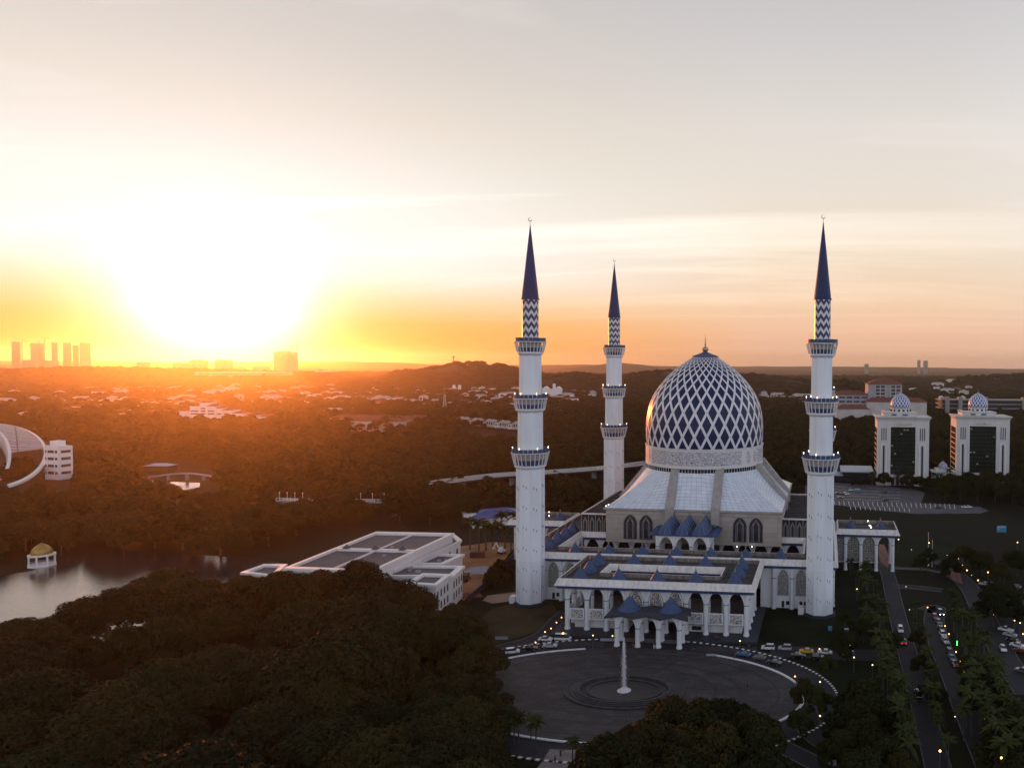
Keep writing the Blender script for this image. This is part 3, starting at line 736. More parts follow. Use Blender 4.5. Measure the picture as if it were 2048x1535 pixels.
# ------------------------------------------------------------ terrain, water, roads
def dirpx(px):
    d = ray(px, 740); d = Vector((d.x, d.y, 0)); return d/ (d.dot(Vector((FW.x, FW.y, 0)).normalized()))
HILLS = []
def hill(px, D, sx, sy, h):
    p = Vector((CAM.x, CAM.y, 0))+dirpx(px)*D; HILLS.append((p.x, p.y, sx, sy, h))
hill(915, 2600, 200, 260, 54); hill(985, 2600, 150, 260, 22); hill(1060, 2500, 130, 260, 16); hill(835, 2750, 80, 200, 18)
hill(1140, 2300, 110, 200, 32); hill(1190, 2500, 90, 200, 14); hill(1280, 2300, 90, 180, 34); hill(1345, 2250, 80, 160, 30)
hill(250, 3000, 230, 300, 30); hill(120, 3000, 200, 300, 4); hill(20, 2800, 120, 250, 10); hill(400, 3000, 120, 250, 12); hill(480, 3100, 260, 260, 6)
hill(700, 3300, 260, 300, 5); hill(620, 3600, 200, 300, 5)
hill(1510, 2300, 130, 240, 30); hill(1600, 2300, 90, 200, 20); hill(1672, 1900, 70, 160, 34); hill(1740, 1950, 60, 160, 12); hill(1420, 2400, 150, 200, 30)
hill(1950, 2700, 110, 220, 24); hill(2050, 2600, 100, 220, 32); hill(1880, 2300, 120, 200, 4); hill(1790, 1350, 170, 150, 10)
hill(700, 9000, 900, 700, 60); hill(560, 9800, 800, 700, 50); hill(1240, 7500, 380, 500, 75); hill(1200, 9500, 1600, 700, 40); hill(300, 11000, 3000, 900, 30); hill(1700, 11500, 3000, 900, 35)
FL_ = Vector((FW.x, FW.y, 0)).normalized()
def hz(x, y):
    d = (x-CAM.x)*FL_.x+(y-CAM.y)*FL_.y
    if d < 850: return 0.0
    z = 0.0
    for hx, hy, sx, sy, h in HILLS:
        a, b = x-hx, y-hy; u = a*RT.x+b*RT.y; v = a*FL_.x+b*FL_.y
        e = (u/sx)**2+(v/sy)**2
        if e < 9: z += h*math.exp(-e*.9)
    k = min(1, (d-850)/700)
    z += k*(6*noise.noise((x/420, y/420, 0))+5*noise.noise((x/170, y/170, 3))+(4 if d > 1500 else 0))
    return max(0.0, z)*k if d < 1550 else max(0.0, z)
def lake_poly():
    px = [(-420,1178),(-150,1160),(0,1150),(62,1141),(128,1116),(165,1102),(210,1094),(262,1101),(330,1103),(420,1110),(505,1116),(560,1124),(585,1136),(520,1160),(440,1190),(330,1240),(240,1292),(150,1345),(0,1400),(-300,1440)]
    return [at(*p)[:2] for p in px]
LAKE = lake_poly()
POND = [at(*p)[:2] for p in ((296,972),(312,965),(345,963),(400,965),(400,973),(372,979),(335,977))]
POND2 = [at(*p)[:2] for p in ((300,940),(308,930),(340,928),(340,941),(318,945))]
POND3 = [at(*p)[:2] for p in ((628,962),(672,960),(674,967),(634,969))]
def inside(p, poly):
    x, y = p[0], p[1]; c = False; n = len(poly); j = n-1
    for i in range(n):
        xi, yi = poly[i]; xj, yj = poly[j]
        if (yi > y) != (yj > y) and x < (xj-xi)*(y-yi)/(yj-yi)+xi: c = not c
        j = i
    return c
# the ground: one fan-shaped sheet from behind the camera to the horizon, with hills
def ground():
    rows = [-350,-150,0]+[60+20*i for i in range(40)]+[880+40*i for i in range(1,40)]+[2480+90*i for i in range(1,30)]+[5200+400*i for i in range(0,26)]
    rows = sorted(set(rows)); nc = 190; v = []; f = []
    o = Vector((CAM.x, CAM.y, 0))
    for d in rows:
        for i in range(nc+1):
            t = (i/nc)*2-1; lat = (-.34+t*1.05)*max(d, 900)
            p = o+FL_*d+Vector((RT.x, RT.y, 0))*lat; v.append((p.x, p.y, hz(p.x, p.y)))
    for r in range(len(rows)-1):
        for i in range(nc): a = r*(nc+1)+i; f.append((a, a+1, a+nc+2, a+nc+1))
    me = bpy.data.meshes.new('ground'); me.from_pydata(v, [], f); me.polygons.foreach_set('use_smooth', [True]*len(f))
    g = bpy.data.objects.new('ground', me); COL.objects.link(g); g.location = (0,0,-.06); tag(g, kind='structure')
    m = mat('woodland_ground', (.016,.016,.009), .95, var=.5, scale=.004, spec=.1, detail=12); N, L, b = nodes_of(m)
    me.materials.append(m)
ground()
M_['grass'] = mat('lawn_grass', (.014,.018,.008), .95, var=.45, scale=.06, spec=.08, detail=10)
M_['grassdry'] = mat('dry_grass', (.05,.042,.022), .95, var=.4, scale=.07, spec=.08, detail=10)
M_['asphalt'] = mat('asphalt', (.028,.029,.036), .8, var=.22, scale=.12, spec=.25, detail=8)
M_['concrete_road'] = mat('worn_paving', (.09,.085,.095), .8, var=.25, scale=.15, detail=8)
M_['dirt'] = mat('bare_earth', (.34,.17,.085), .95, var=.4, scale=.07, spec=.1, detail=10)
M_['sand'] = mat('pale_sand', (.30,.22,.17), .95, var=.25, scale=.1, spec=.1, detail=8)
M_['paint'] = mat('white_road_paint', (.72,.72,.74), .6, var=.08, scale=1)
M_['brick'] = mat('red_paving', (.20,.09,.075), .8, var=.25, scale=.4)
M_['kerb'] = mat('kerb_stone', (.10,.098,.10), .8, var=.25, scale=.5)
M_['black'] = mat('black_paint', (.015,.015,.017), .6)
def sheet(name, poly, m, z, kind='structure'):
    b = MB(); b.face([(p[0], p[1], z) for p in poly]); o = b.build(name, m)
    bm = bmesh.new(); bm.from_mesh(o.data); bmesh.ops.triangulate(bm, faces=bm.faces[:]); 
    for f in bm.faces:
        if f.normal.z < 0: f.normal_flip()
    bm.to_mesh(o.data); bm.free()
    return tag(o, kind=kind)
def smooth_line(P, n=8):
    P = [Vector((p[0], p[1], 0)) for p in P]; out = []
    for i in range(len(P)-1):
        p0, p1, p2, p3 = P[max(0,i-1)], P[i], P[i+1], P[min(len(P)-1,i+2)]
        for k in range(n):
            t = k/n; out.append(.5*((2*p1)+(-p0+p2)*t+(2*p0-5*p1+4*p2-p3)*t*t+(-p0+3*p1-3*p2+p3)*t**3))
    out.append(P[-1]); return out
def offset_line(P, w):
    r = []
    for i, p in enumerate(P):
        d = (P[min(i+1, len(P)-1)]-P[max(i-1, 0)]); d.normalize(); r.append(p+Vector((-d.y, d.x, 0))*w)
    return r
ROADS = []
def strip(mb, P, w0, w1, z0, z1=None, m=0):
    A, B = offset_line(P, w0), offset_line(P, w1)
    for i in range(len(P)-1):
        if z1 is None: mb.face([(A[i].x,A[i].y,z0),(B[i].x,B[i].y,z0),(B[i+1].x,B[i+1].y,z0),(A[i+1].x,A[i+1].y,z0)], m)
        else:
            a, b, c, d = A[i], B[i], B[i+1], A[i+1]
            mb.face([(a.x,a.y,z1),(b.x,b.y,z1),(c.x,c.y,z1),(d.x,d.y,z1)], m)
            mb.face([(a.x,a.y,z0),(a.x,a.y,z1),(d.x,d.y,z1),(d.x,d.y,z0)], m); mb.face([(b.x,b.y,z0),(b.x,b.y,z1),(c.x,c.y,z1),(c.x,c.y,z0)], m)
def road(name, pts, w, m='asphalt', z=.03, kerb=True, px=True):
    P = smooth_line([at(*p) for p in pts] if px else pts)
    b = MB(); strip(b, P, -w/2, w/2, z); tag(b.build(name, M_[m]), kind='structure')
    if kerb:
        b = MB(); strip(b, P, -w/2-.3, -w/2, -.05, .13); strip(b, P, w/2, w/2+.3, -.05, .13); tag(b.build('kerb', M_['kerb']), kind='structure')
    ROADS.append((P, w/2+1.0)); return P
def near_road(p, extra=0):
    for P, w in ROADS:
        for i in range(0, len(P)-1, 1):
            a, b = P[i], P[i+1]; ab = b-a; t = max(0, min(1, ((p[0]-a.x)*ab.x+(p[1]-a.y)*ab.y)/max(ab.length_squared, 1e-6)))
            if (a.x+ab.x*t-p[0])**2+(a.y+ab.y*t-p[1])**2 < (w+extra)**2: return True
    return False
CLEAR = []          # plan polygons where no wood grows
# lawns round the mosque, forecourt
LAWN = [(-98,-112),(-70,-150),(-30,-175),(60,-180),(74,-160),(80,-60),(86,0),(100,60),(70,90),(-50,75),(-75,30),(-85,-10),(-92,-60)]
sheet('lawn', LAWN, M_['grass'], -.03)
sheet('lawn', [at(*p)[:2] for p in ((985,1215),(1100,1190),(1120,1240),(1075,1262),(985,1290),(930,1262))], M_['grassdry'], -.015)
sheet('bare_ground', [at(*p)[:2] for p in ((975,1190),(1032,1183),(1034,1200),(985,1206),(965,1200))], M_['sand'], .0)
sheet('construction_site', [at(*p)[:2] for p in ((920,1092),(985,1083),(1035,1086),(1000,1130),(975,1160),(945,1185),(928,1200),(905,1190),(880,1120))], M_['dirt'], -.01)
# the elliptical forecourt
PC = (0.5, -121.0)
def ell(rx, ry, a): return (PC[0]+rx*math.cos(a), PC[1]+ry*math.sin(a))
def plaza_mat():
    m = mat('plaza_paving', (.050,.047,.050), .7, var=.2, scale=.12, spec=.3, detail=9); N, L, b = nodes_of(m)
    src = b.inputs['Base Color'].links[0].from_socket
    tc = N.new('ShaderNodeTexCoord'); br = N.new('ShaderNodeTexBrick'); L.new(tc.outputs['Object'], br.inputs[0]); br.inputs['Scale'].default_value = 1
    br.inputs['Brick Width'].default_value = 3.2; br.inputs['Row Height'].default_value = 1.6; br.inputs['Mortar Size'].default_value = .06
    br.inputs['Color1'].default_value = (.75,.74,.76,1); br.inputs['Color2'].default_value = (1.25,1.2,1.16,1); br.inputs['Mortar'].default_value = (.35,.35,.35,1)
    mx = N.new('ShaderNodeMix'); mx.data_type = 'RGBA'; mx.blend_type = 'MULTIPLY'; mx.inputs[0].default_value = 1
    L.new(src, mx.inputs[6]); L.new(br.outputs[0], mx.inputs[7]); L.new(mx.outputs[2], b.inputs['Base Color']); return m
n = 120
b = MB(); b.face([(*ell(58.5,36.8,2*math.pi*i/n), .01) for i in range(n)]); tag(b.build('ring_road', M_['asphalt']), kind='structure')
b = MB(); b.prism([ell(50,29.2,2*math.pi*i/n) for i in range(n)], -.05, .14, bottom=False); tag(b.build('plaza', plaza_mat()), kind='structure')
def arc_strip(mb, rx0, ry0, rx1, ry1, a0, a1, z0, z1, n=60, m=0):
    for i in range(n):
        t0, t1 = a0+(a1-a0)*i/n, a0+(a1-a0)*(i+1)/n
        p = [ell(rx0,ry0,t0), ell(rx1,ry1,t0), ell(rx1,ry1,t1), ell(rx0,ry0,t1)]
        mb.face([(*q, z1) for q in p], m)
        for k, l in ((0,3),(1,2)): mb.face([(*p[k], z0),(*p[k], z1),(*p[l], z1),(*p[l], z0)], m)
b = MB(); D_ = math.pi/180
arc_strip(b, 49.2,28.6,50.0,29.2, -28*D_, 66*D_, .1, .42); arc_strip(b, 49.2,28.6,50.0,29.2, 113*D_, 345*D_-14*D_, .1, .42)
tag(b.build('plaza_kerb', M_['paint'], ), kind='structure')
M_['darkstone'] = mat('dark_inlay', (.012,.012,.013), .6, var=.3, scale=.4)
b = MB()
for r in (.52,.66,.86): arc_strip(b, 50*r-.5,29.2*r-.4,50*r+.2,29.2*r+.12, 0, 2*math.pi, .14, .15, 120)
for k in range(12):
    a = 2*math.pi*k/12+.22; p, q = Vector((*ell(17.5,11,a),0)), Vector((*ell(49,28.5,a),0)); d = (q-p).normalized(); nn = Vector((-d.y,d.x,0))
    for s in (-.55,.4): b.face([(*(p+nn*s)[:2],.152),(*(p+nn*(s+.4))[:2],.152),(*(q+nn*(s+.4))[:2],.152),(*(q+nn*s)[:2],.152)])
tag(b.build('plaza_inlay', M_['darkstone']), kind='structure')
# dashed black and white kerb round the ring road
b = MB()
for i in range(340):
    a = 2*math.pi*i/340
    if 82*D_ < a < 98*D_: continue
    arc_strip(b, 58.5,36.8,59.1,37.4, a, a+2*math.pi/340*.98, -.05, .2, 1, i % 2)
tag(b.build('ring_kerb', [M_['paint'], M_['black']]), kind='structure')
# forecourt paving between plaza and porch with a chequered apron
sheet('forecourt', [(-34,-97),(-30,-86),(34,-86),(36,-95),(28,-90.6),(-26,-91)], M_['asphalt'], .02)
b = MB()
for sx, x0, x1 in ((-1,-33,-14),(1,14,32)):
    for r in range(4):
        for k in range(14):
            x = x0+(x1-x0)*(k+.5*(r % 2))/14; y = -88.6-.9*r; b.face([(x-.32,y-.2,.045),(x+.32,y-.2,.045),(x+.32,y+.2,.045),(x-.32,y+.2,.045)])
tag(b.build('chequered_apron_marks', M_['kerb']), kind='structure')
# roads
R_front = road('front_road', [(1760,1309),(1690,1308),(1600,1303),(1540,1303)], 9, z=.035, kerb=False)
R_left = road('left_road', [(935,1330),(1000,1297),(1060,1280),(1095,1262),(1115,1240),(1135,1222)], 5.5, z=.04)
R1 = road('palm_avenue', [(1730,1085),(1752,1105),(1768,1128),(1779,1160),(1789,1205),(1803,1262),(1823,1332),(1843,1405),(1865,1490),(1890,1590)], 5.6)
R1b = road('side_road', [(1785,1172),(1815,1173),(1850,1176),(1885,1180)], 4.5, z=.026)
R2 = road('palm_avenue', [(1850,1222),(1872,1216),(1868,1240),(1880,1290),(1904,1345),(1928,1405),(1955,1470),(1990,1550)], 6.6)
R3 = road('access_road', [(1880,1120),(1915,1150),(1943,1180),(1958,1210),(1980,1255),(2008,1310),(2060,1390)], 7.5)
R4 = road('exit_road', [(1605,1392),(1612,1440),(1640,1475),(1690,1500),(1750,1520)], 6.5, z=.028)
R5 = road('lower_road', [(1560,1490),(1620,1520),(1700,1560)], 5, z=.024)
sheet('car_park', [at(*p)[:2] for p in ((1958,1175),(2100,1195),(2100,1330),(2020,1285),(1985,1235))], M_['asphalt'], .015)
sheet('car_park', [at(*p)[:2] for p in ((1610,960),(1690,966),(1762,971),(1830,978),(1850,985),(1842,1006),(1900,1008),(1960,1013),(1978,1021),(1960,1026),(1830,1027),(1750,1019),(1680,1010),(1610,1003))], M_['concrete_road'], .015)
sheet('lawn', [at(*p)[:2] for p in ((1790,1075),(1900,1070),(1925,1100),(1900,1135),(1800,1140),(1785,1100))], M_['grass'], -.02)
sheet('red_path', [at(*p)[:2] for p in ((1750,1088),(1768,1088),(1782,1120),(1776,1135),(1762,1125))], M_['brick'], .045)
sheet('brick_path', [at(*p)[:2] for p in ((1880,1128),(1920,1145),(1926,1168),(1905,1160),(1875,1138))], M_['brick'], .045)
sheet('walkway', [at(*p)[:2] for p in ((1100,1497),(1152,1499),(1140,1560),(1055,1560),(1078,1530))], mat('pale_walkway', (.24,.20,.19), .8, var=.25, scale=.5), .02)
sheet('walkway', [at(*p)[:2] for p in ((1788,1133),(1852,1136),(1884,1143),(1886,1147),(1850,1140),(1788,1138))], M_['concrete_road'], .04)
# car park bays: painted lines and a low hedge strip
b = MB()
def line(mb, p, q, w, z):
    p, q = Vector(p[:2]), Vector(q[:2]); d = (q-p).normalized(); n_ = Vector((-d.y,d.x))*w/2
    mb.face([(*(p+n_),z),(*(p-n_),z),(*(q-n_),z),(*(q+n_),z)])
for k in range(26):
    px = 1668+9.6*k; line(b, at(px,1001+.028*(px-1668)), at(px+2,1009.5+.033*(px-1668)), .35, .05)
for k in range(13): px = 1700+9.8*k; line(b, at(px,1010+.04*(px-1668)), at(px+2,1017+.04*(px-1668)), .35, .05)
for k in range(5): line(b, at(1662,972+6*k), at(1800,978+6*k), .5, .05)
tag(b.build('bay_lines', M_['paint']), kind='structure')
# water
def water_mat():
    m = mat('lake_water', (.03,.028,.03),   .1, var=.1, spec=1.0); N, L, b = nodes_of(m)
    tc = N.new('ShaderNodeTexCoord'); nz = N.new('ShaderNodeTexNoise'); nz.inputs['Scale'].default_value = .9; nz.inputs['Detail'].default_value = 4; L.new(tc.outputs['Object'], nz.inputs[0])
    bp = N.new('ShaderNodeBump'); bp.inputs['Strength'].default_value = .4; bp.inputs['Distance'].default_value = .2; L.new(nz.outputs[0], bp.inputs['Height']); L.new(bp.outputs[0], b.inputs['Normal'])
    return m
M_['water'] = water_mat()
sheet('lake', LAKE, M_['water'], -.02)
for P in (POND, POND2, POND3): sheet('pond', P, M_['water'], -.02)
# ------------------------------------------------------------ trees
def leaf_mat(name, col, var=.45):
    m = bpy.data.materials.new(name); m.use_nodes = True; nt = m.node_tree; N = nt.nodes; L = nt.links; b = N['Principled BSDF']
    b.inputs['Roughness'].default_value = .75; b.inputs['Specular IOR Level'].default_value = .12
    tc = N.new('ShaderNodeTexCoord'); nz = N.new('ShaderNodeTexNoise'); nz.inputs['Scale'].default_value = .35; nz.inputs['Detail'].default_value = 3; L.new(tc.outputs['Object'], nz.inputs[0])
    oi = N.new('ShaderNodeObjectInfo'); ad = N.new('ShaderNodeMath'); ad.operation = 'MULTIPLY_ADD'; L.new(oi.outputs['Random'], ad.inputs[0]); ad.inputs[1].default_value = .8; L.new(nz.outputs[0], ad.inputs[2])
    rp = N.new('ShaderNodeValToRGB'); L.new(ad.outputs[0], rp.inputs[0]); e = rp.color_ramp.elements
    e[0].position = .3; e[0].color = (col[0]*(1-var), col[1]*(1-var), col[2]*(1-var), 1); e[1].position = 1.05; e[1].color = (col[0]*(1.5+var), col[1]*(1+var), col[2]*(1+.2*var), 1)
    L.new(rp.outputs[0], b.inputs['Base Color'])
    tr = N.new('ShaderNodeBsdfTranslucent'); L.new(rp.outputs[0], tr.inputs[0]); mx = N.new('ShaderNodeMixShader'); mx.inputs[0].default_value = .06
    L.new(b.outputs[0], mx.inputs[1]); L.new(tr.outputs[0], mx.inputs[2]); L.new(mx.outputs[0], N['Material Output'].inputs[0]); return m
LEAF = [leaf_mat('dark_foliage', (.0125,.0185,.006)), leaf_mat('olive_foliage', (.019,.022,.007)), leaf_mat('palm_foliage', (.018,.030,.009))]
BARK = mat('bark', (.07,.055,.04), .9, var=.3, scale=1)
def crown_mesh(name, lobes, n, size, seed, mi):
    """leaf clumps scattered through the outer part of overlapping lobes"""
    r = random.Random(seed); v = []; f = []
    wts = [l[3]*l[4] for l in lobes]; tot = sum(wts)
    for (cx, cy, cz, rx, rz), w in zip(lobes, wts):
        for _ in range(int(n*w/tot)):
            u = r.uniform(-.55, 1); a = r.uniform(0, 2*math.pi); s = math.sqrt(max(0, 1-u*u)); rad = 1-abs(r.gauss(0, .16))
            bump_ = 1+.24*noise.noise((cx+s*math.cos(a)*2.2, cy+s*math.sin(a)*2.2, u*2.2+seed))
            d = Vector((s*math.cos(a), s*math.sin(a), u)); p = Vector((cx+d.x*rx*rad*bump_, cy+d.y*rx*rad*bump_, cz+d.z*rz*rad*bump_))
            nrm = (Vector((d.x, d.y, d.z*1.2+.5)).normalized()+Vector((r.gauss(0,.34), r.gauss(0,.34), r.gauss(0,.26)))).normalized()
            t = nrm.orthogonal().normalized(); q = nrm.cross(t); th = r.uniform(0, 6.28); t, q = t*math.cos(th)+q*math.sin(th), q*math.cos(th)-t*math.sin(th)
            h = size*r.uniform(.5, 1.3); k = len(v)
            v += [tuple(p-t*h), tuple(p-q*h*.55+nrm*h*.2), tuple(p+t*h), tuple(p+q*h*.55+nrm*h*.2)]; f.append((k, k+1, k+2, k+3))
    me = bpy.data.meshes.new(name); me.from_pydata(v, [], f); me.materials.append(LEAF[mi]); return me
def trunk_mesh(name, h, r0, lobes):
    b = MB(); b.tube((0,0,-.3), (0,0,h), r0, 8, r2=r0*.65)
    for cx, cy, cz, rx, rz in lobes[:7]:
        m_ = (cx*.45, cy*.45, h+(cz-h)*.55); b.tube((0,0,h*.93), m_, r0*.5, 6, r2=r0*.3); b.tube(m_, (cx*.9, cy*.9, cz+rz*.2), r0*.3, 5, r2=r0*.1)
    me = bpy.data.meshes.new(name); me.from_pydata(b.v, [], b.f); me.materials.append(BARK); return me
def tree_kind(seed, width, height, n, size, mi, flat=.5, nl=9):
    """a domed crown: lobes sit over one large dome, lower ones round the skirt"""
    r = random.Random(seed); L_ = []; R = width/2; Rz = R*flat*1.15; z0 = height-Rz
    for i in range(nl):
        ph = [0.12,.62,1.15,1.5][min(3, int(4*(i/nl)**.8))]+r.uniform(-.12,.14); a = i*2.39996+r.uniform(-.25,.25)
        rr = R*r.uniform(.27,.42); d = (R-rr*.75)*math.sin(ph); z = z0+(Rz-rr*flat*.8)*math.cos(ph)+r.uniform(-.06,.06)*height
        L_.append((d*math.cos(a), d*math.sin(a), z, rr, rr*max(.62, flat)))
    return crown_mesh('crown', L_, n, size, seed, mi), trunk_mesh('trunk', max(height*.3, z0-Rz*.5), .028*width, L_)
BIG = [tree_kind(11,29,19,20000,.55,0,.72,22), tree_kind(12,32,18,22000,.55,1,.6,26), tree_kind(13,25,21,17000,.52,0,.9,19), tree_kind(14,22,16,14000,.5,1,.8,17)]
MED = [tree_kind(21,14,12,6500,.42,0,.85,11), tree_kind(22,12,13,6000,.4,1,1.0,10), tree_kind(23,16,11,7000,.44,0,.7,12), tree_kind(24,10,10,4600,.38,2,1.0,9)]
TREES = []; BIGP = []
def tree(kind, x, y, s=1.0, label='broadleaf tree', group=None, z=None, cat='tree'):
    cm, tm = kind; t = empty('broadleaf_tree', (x, y, (hz(x, y) if z is None else z)-.1), rnd.uniform(0, 6.28), label, cat, group); t.scale = (s, s, s*rnd.uniform(.92,1.08))
    for nm, me in (('crown', cm), ('trunk', tm)):
        o = bpy.data.objects.new(nm, me); COL.objects.link(o); o.parent = t
    BIGP.append((x, y, 9*s)); return t
# palms
def palm_mesh(h, nf, fl, seed):
    r = random.Random(seed); v = []; f = []
    for i in range(nf):
        a = 2*math.pi*i/nf*1.0+r.uniform(-.25,.25); el = r.uniform(-.25,1.15); L = fl*r.uniform(.8,1.1); pr = None
        for k in range(7):
            t = k/6; d = L*t*math.cos(el*(1-t*.35)); z = h+L*(math.sin(el)*t-.62*t*t)
            w = .52*math.sin(math.pi*min(1, .12+t*.9))+.05; c = Vector((d*math.cos(a), d*math.sin(a), z)); s = Vector((-math.sin(a), math.cos(a), 0))
            cur = [tuple(c-s*w-Vector((0,0,w*.55))), tuple(c), tuple(c+s*w-Vector((0,0,w*.55)))]
            if pr:
                n = len(v); v += pr+cur; f += [(n,n+1,n+4,n+3),(n+1,n+2,n+5,n+4)]
            pr = cur
    me = bpy.data.meshes.new('fronds'); me.from_pydata(v, [], f); me.materials.append(LEAF[2])
    b = MB(); b.lathe([(.32,-.3),(.22,1.2),(.17,h*.6),(.15,h+.1)], 7); b.lathe([(.16,h-.9),(.24,h-.6),(.2,h+.2)], 7)
    tm = bpy.data.meshes.new('trunk'); tm.from_pydata(b.v, [], b.f); tm.materials.append(PBARK); return me, tm
PBARK = mat('palm_bark', (.07,.06,.055), .85, var=.25, scale=1.5)
PALM = [palm_mesh(8.2, 17, 3.4, 1), palm_mesh(9.6, 19, 3.6, 2), palm_mesh(6.8, 15, 3.2, 3)]
def palm(x, y, s=1.0, label='palm tree', group=None):
    fm, tm = PALM[rnd.randrange(3)]; t = empty('palm_tree', (x, y, -.05), rnd.uniform(0, 6.28), label, 'palm tree', group); t.scale = (s, s, s)
    for nm, me in (('fronds', fm), ('trunk', tm)):
        o = bpy.data.objects.new(nm, me); COL.objects.link(o); o.parent = t
    return t
def pxz(px, py_top, h):
    """ground point of something h metres tall whose top is seen at this pixel"""
    return at(px, py_top, h)

# --- the big wood in the near left: crown tops read off the photograph
G1 = 'broadleaf trees of the near wood at the lower left'
NEAR = [(30,1225,19,0),(95,1250,17,3),(160,1195,19,2),(235,1180,18,0),(330,1152,18,1),(405,1162,19,0),(480,1140,18,1),(560,1130,19,0),(640,1118,19,1),(715,1112,20,2),(775,1150,18,1),(830,1178,16,3),
 (905,1190,15,3),(880,1215,16,0),(930,1232,14,3),(955,1262,12,3),(925,1296,13,3),(870,1262,18,1),(790,1205,19,0),(700,1190,19,1),(610,1192,18,0),(520,1200,18,0),(430,1215,18,1),(330,1235,18,0),(250,1260,17,2),(150,1290,17,3),(60,1330,17,0),
 (-10,1290,18,1),(20,1400,18,1),(120,1372,18,0),(225,1345,18,1),(330,1310,19,0),(450,1290,19,1),(560,1285,18,0),(670,1265,19,1),(770,1285,18,0),(860,1330,16,3),(900,1310,15,0),(760,1370,17,0),(650,1350,18,1),(540,1370,18,0),(420,1390,18,1),(300,1410,18,0),(180,1440,18,2),(60,1470,18,0),
 (-20,1500,18,1),(140,1520,17,0),(270,1500,18,1),(400,1470,18,0),(520,1455,17,1),(640,1440,18,0),(740,1450,17,1),(450,1560,17,0),(580,1545,17,1),(300,1590,17,0),(700,1560,16,0),(820,1560,16,1)]
NEAR = [q for i, q in enumerate(NEAR) if i < 16 or i % 4 != 1]
for px, py, h, k in NEAR:
    h *= rnd.uniform(.82, 1.12)
    p = pxz(px, py+(2 if 470 < px < 960 and py < 1230 else (-14 if px < 470 and py < 1300 else 2)), h+1); tree(BIG[k], p.x, p.y, h/ (19,18,21,16)[k]*rnd.uniform(.84,1.02), 'dark broadleaf tree in the dense wood filling the lower left', G1)
# greener trees in front of the plaza
G2 = 'green trees between the wood and the round plaza'
for px, py, h, k in [(912,1345,14,3),(958,1352,12,3),(880,1385,14,0),(935,1405,13,3),(885,1430,14,1),(840,1450,14,3),(790,1500,14,3),(870,1500,15,0),(760,1530,13,3),(925,1475,13,0),(830,1560,13,3),(985,1395,9,3),(905,1545,14,1)]:
    p = pxz(px, py, h); tree(BIG[k], p.x, p.y, h/(19,18,21,16)[k]*.95, 'green broadleaf tree at the left edge of the round plaza', G2)
G3 = 'dark trees between the camera and the plaza'
for px, py, h, k in [(1345,1396,13,3),(1300,1440,13,3),(1260,1470,13,3),(1400,1412,12,3),(1455,1410,12,0),(1500,1430,12,3),(1370,1450,13,3),(1440,1460,13,3),(1520,1470,12,0),(1210,1485,12,3),(1190,1520,12,3),(1280,1520,12,3),(1360,1510,12,0),(1450,1520,12,3),(1530,1520,12,3)]:
    p = pxz(px, py, h); tree(BIG[k] if h > 12 else MED[k % 3], p.x, p.y, h/(19,18,21,16)[k]*1.0 if h > 12 else 1.05, 'dark broadleaf tree standing in front of the round plaza, lower centre', G3)
G4 = 'trees on the lawns right of the plaza'
for px, py, h, k in [(1690,1262,9,0),(1722,1368,12,0),(1745,1392,11,2),(1700,1405,11,0),(1640,1372,8,3),(1655,1310,6,3),(1735,1440,11,1),(1610,1360,8,1),(1600,1420,7,3),(1690,1225,6,3),(1680,1465,9,0),(1790,1265,6,3),(1900,1115,9,0),(1930,1092,10,2),(1965,1105,10,0),(2000,1125,10,1),(2035,1100,11,2),(1860,1098,8,3),(1842,1110,7,3),(1985,1170,9,1),(2030,1200,9,0),(2000,1160,12,2),(1985,1188,11,0)]:
    p = pxz(px, py, h); tree(MED[k], p.x, p.y, h/(12,13,11,10)[k], 'dark round tree on the lawns and car park edge right of the plaza', G4)
for px, py, h, k in [(1775,1420,8,0),(1760,1470,9,2),(1800,1500,8,1),(1730,1500,10,0),(1835,1262,6,1),(1845,1310,6,0),(1862,1360,6,2),(1945,1320,9,0),(1970,1355,9,2),(2000,1400,9,1),(2035,1420,10,0),(2010,1470,9,2),(1990,1440,8,1),(2040,1510,10,0),(1735,1180,8,1),(1728,1235,8,0)]:
    p = pxz(px, py, h); tree(MED[k], p.x, p.y, h/(12,13,11,10)[k], 'bushy round tree among the palms beside the avenues, lower right', 'round trees among the palms')
G5 = 'palms lining the avenue right of the mosque'
def at_palm(px, py, s, g, lab):
    p = at(px, py); palm(p.x, p.y, s, lab, g)
L5 = 'palm tree in the row along the avenue right of the mosque'
for i in range(26):
    t = i/25; px = 1712+t*110+rnd.uniform(-12,10); py = 1150+t*400; at_palm(px, py, rnd.uniform(.85,1.1), G5, L5)
for i in range(22):
    t = i/21; px = 1738+t*75+rnd.uniform(-6,6); py = 1165+t*330; at_palm(px, py, rnd.uniform(.75,1.0), G5, L5)
for i in range(16):
    t = i/15; px = 1830+t*60+rnd.uniform(-8,8); py = 1235+t*300; at_palm(px, py, rnd.uniform(.6,.85), G5, L5)
for i in range(24):
    t = i/23; px = 1905+t*90+rnd.uniform(-6,6); py = 1235+t*320; at_palm(px, py, rnd.uniform(.9,1.15), G5, L5)
for i in range(20):
    t = i/19; px = 1935+t*120+rnd.uniform(-8,8); py = 1265+t*300; at_palm(px, py, rnd.uniform(.9,1.1), G5, L5)
for i in range(9):
    px = 1840+rnd.uniform(0,230); py = rnd.uniform(1420,1580); at_palm(px, py, rnd.uniform(.9,1.1), G5, L5)
G6 = 'palms at the lower left rim of the plaza'
for px, py in ((1015,1482),(1028,1490),(1037,1487),(1062,1500),(1072,1497),(1145,1528)): at_palm(px, py, .8, G6, 'small palm tree standing on the lower left rim of the round plaza')
G7 = 'palms beside the construction site'
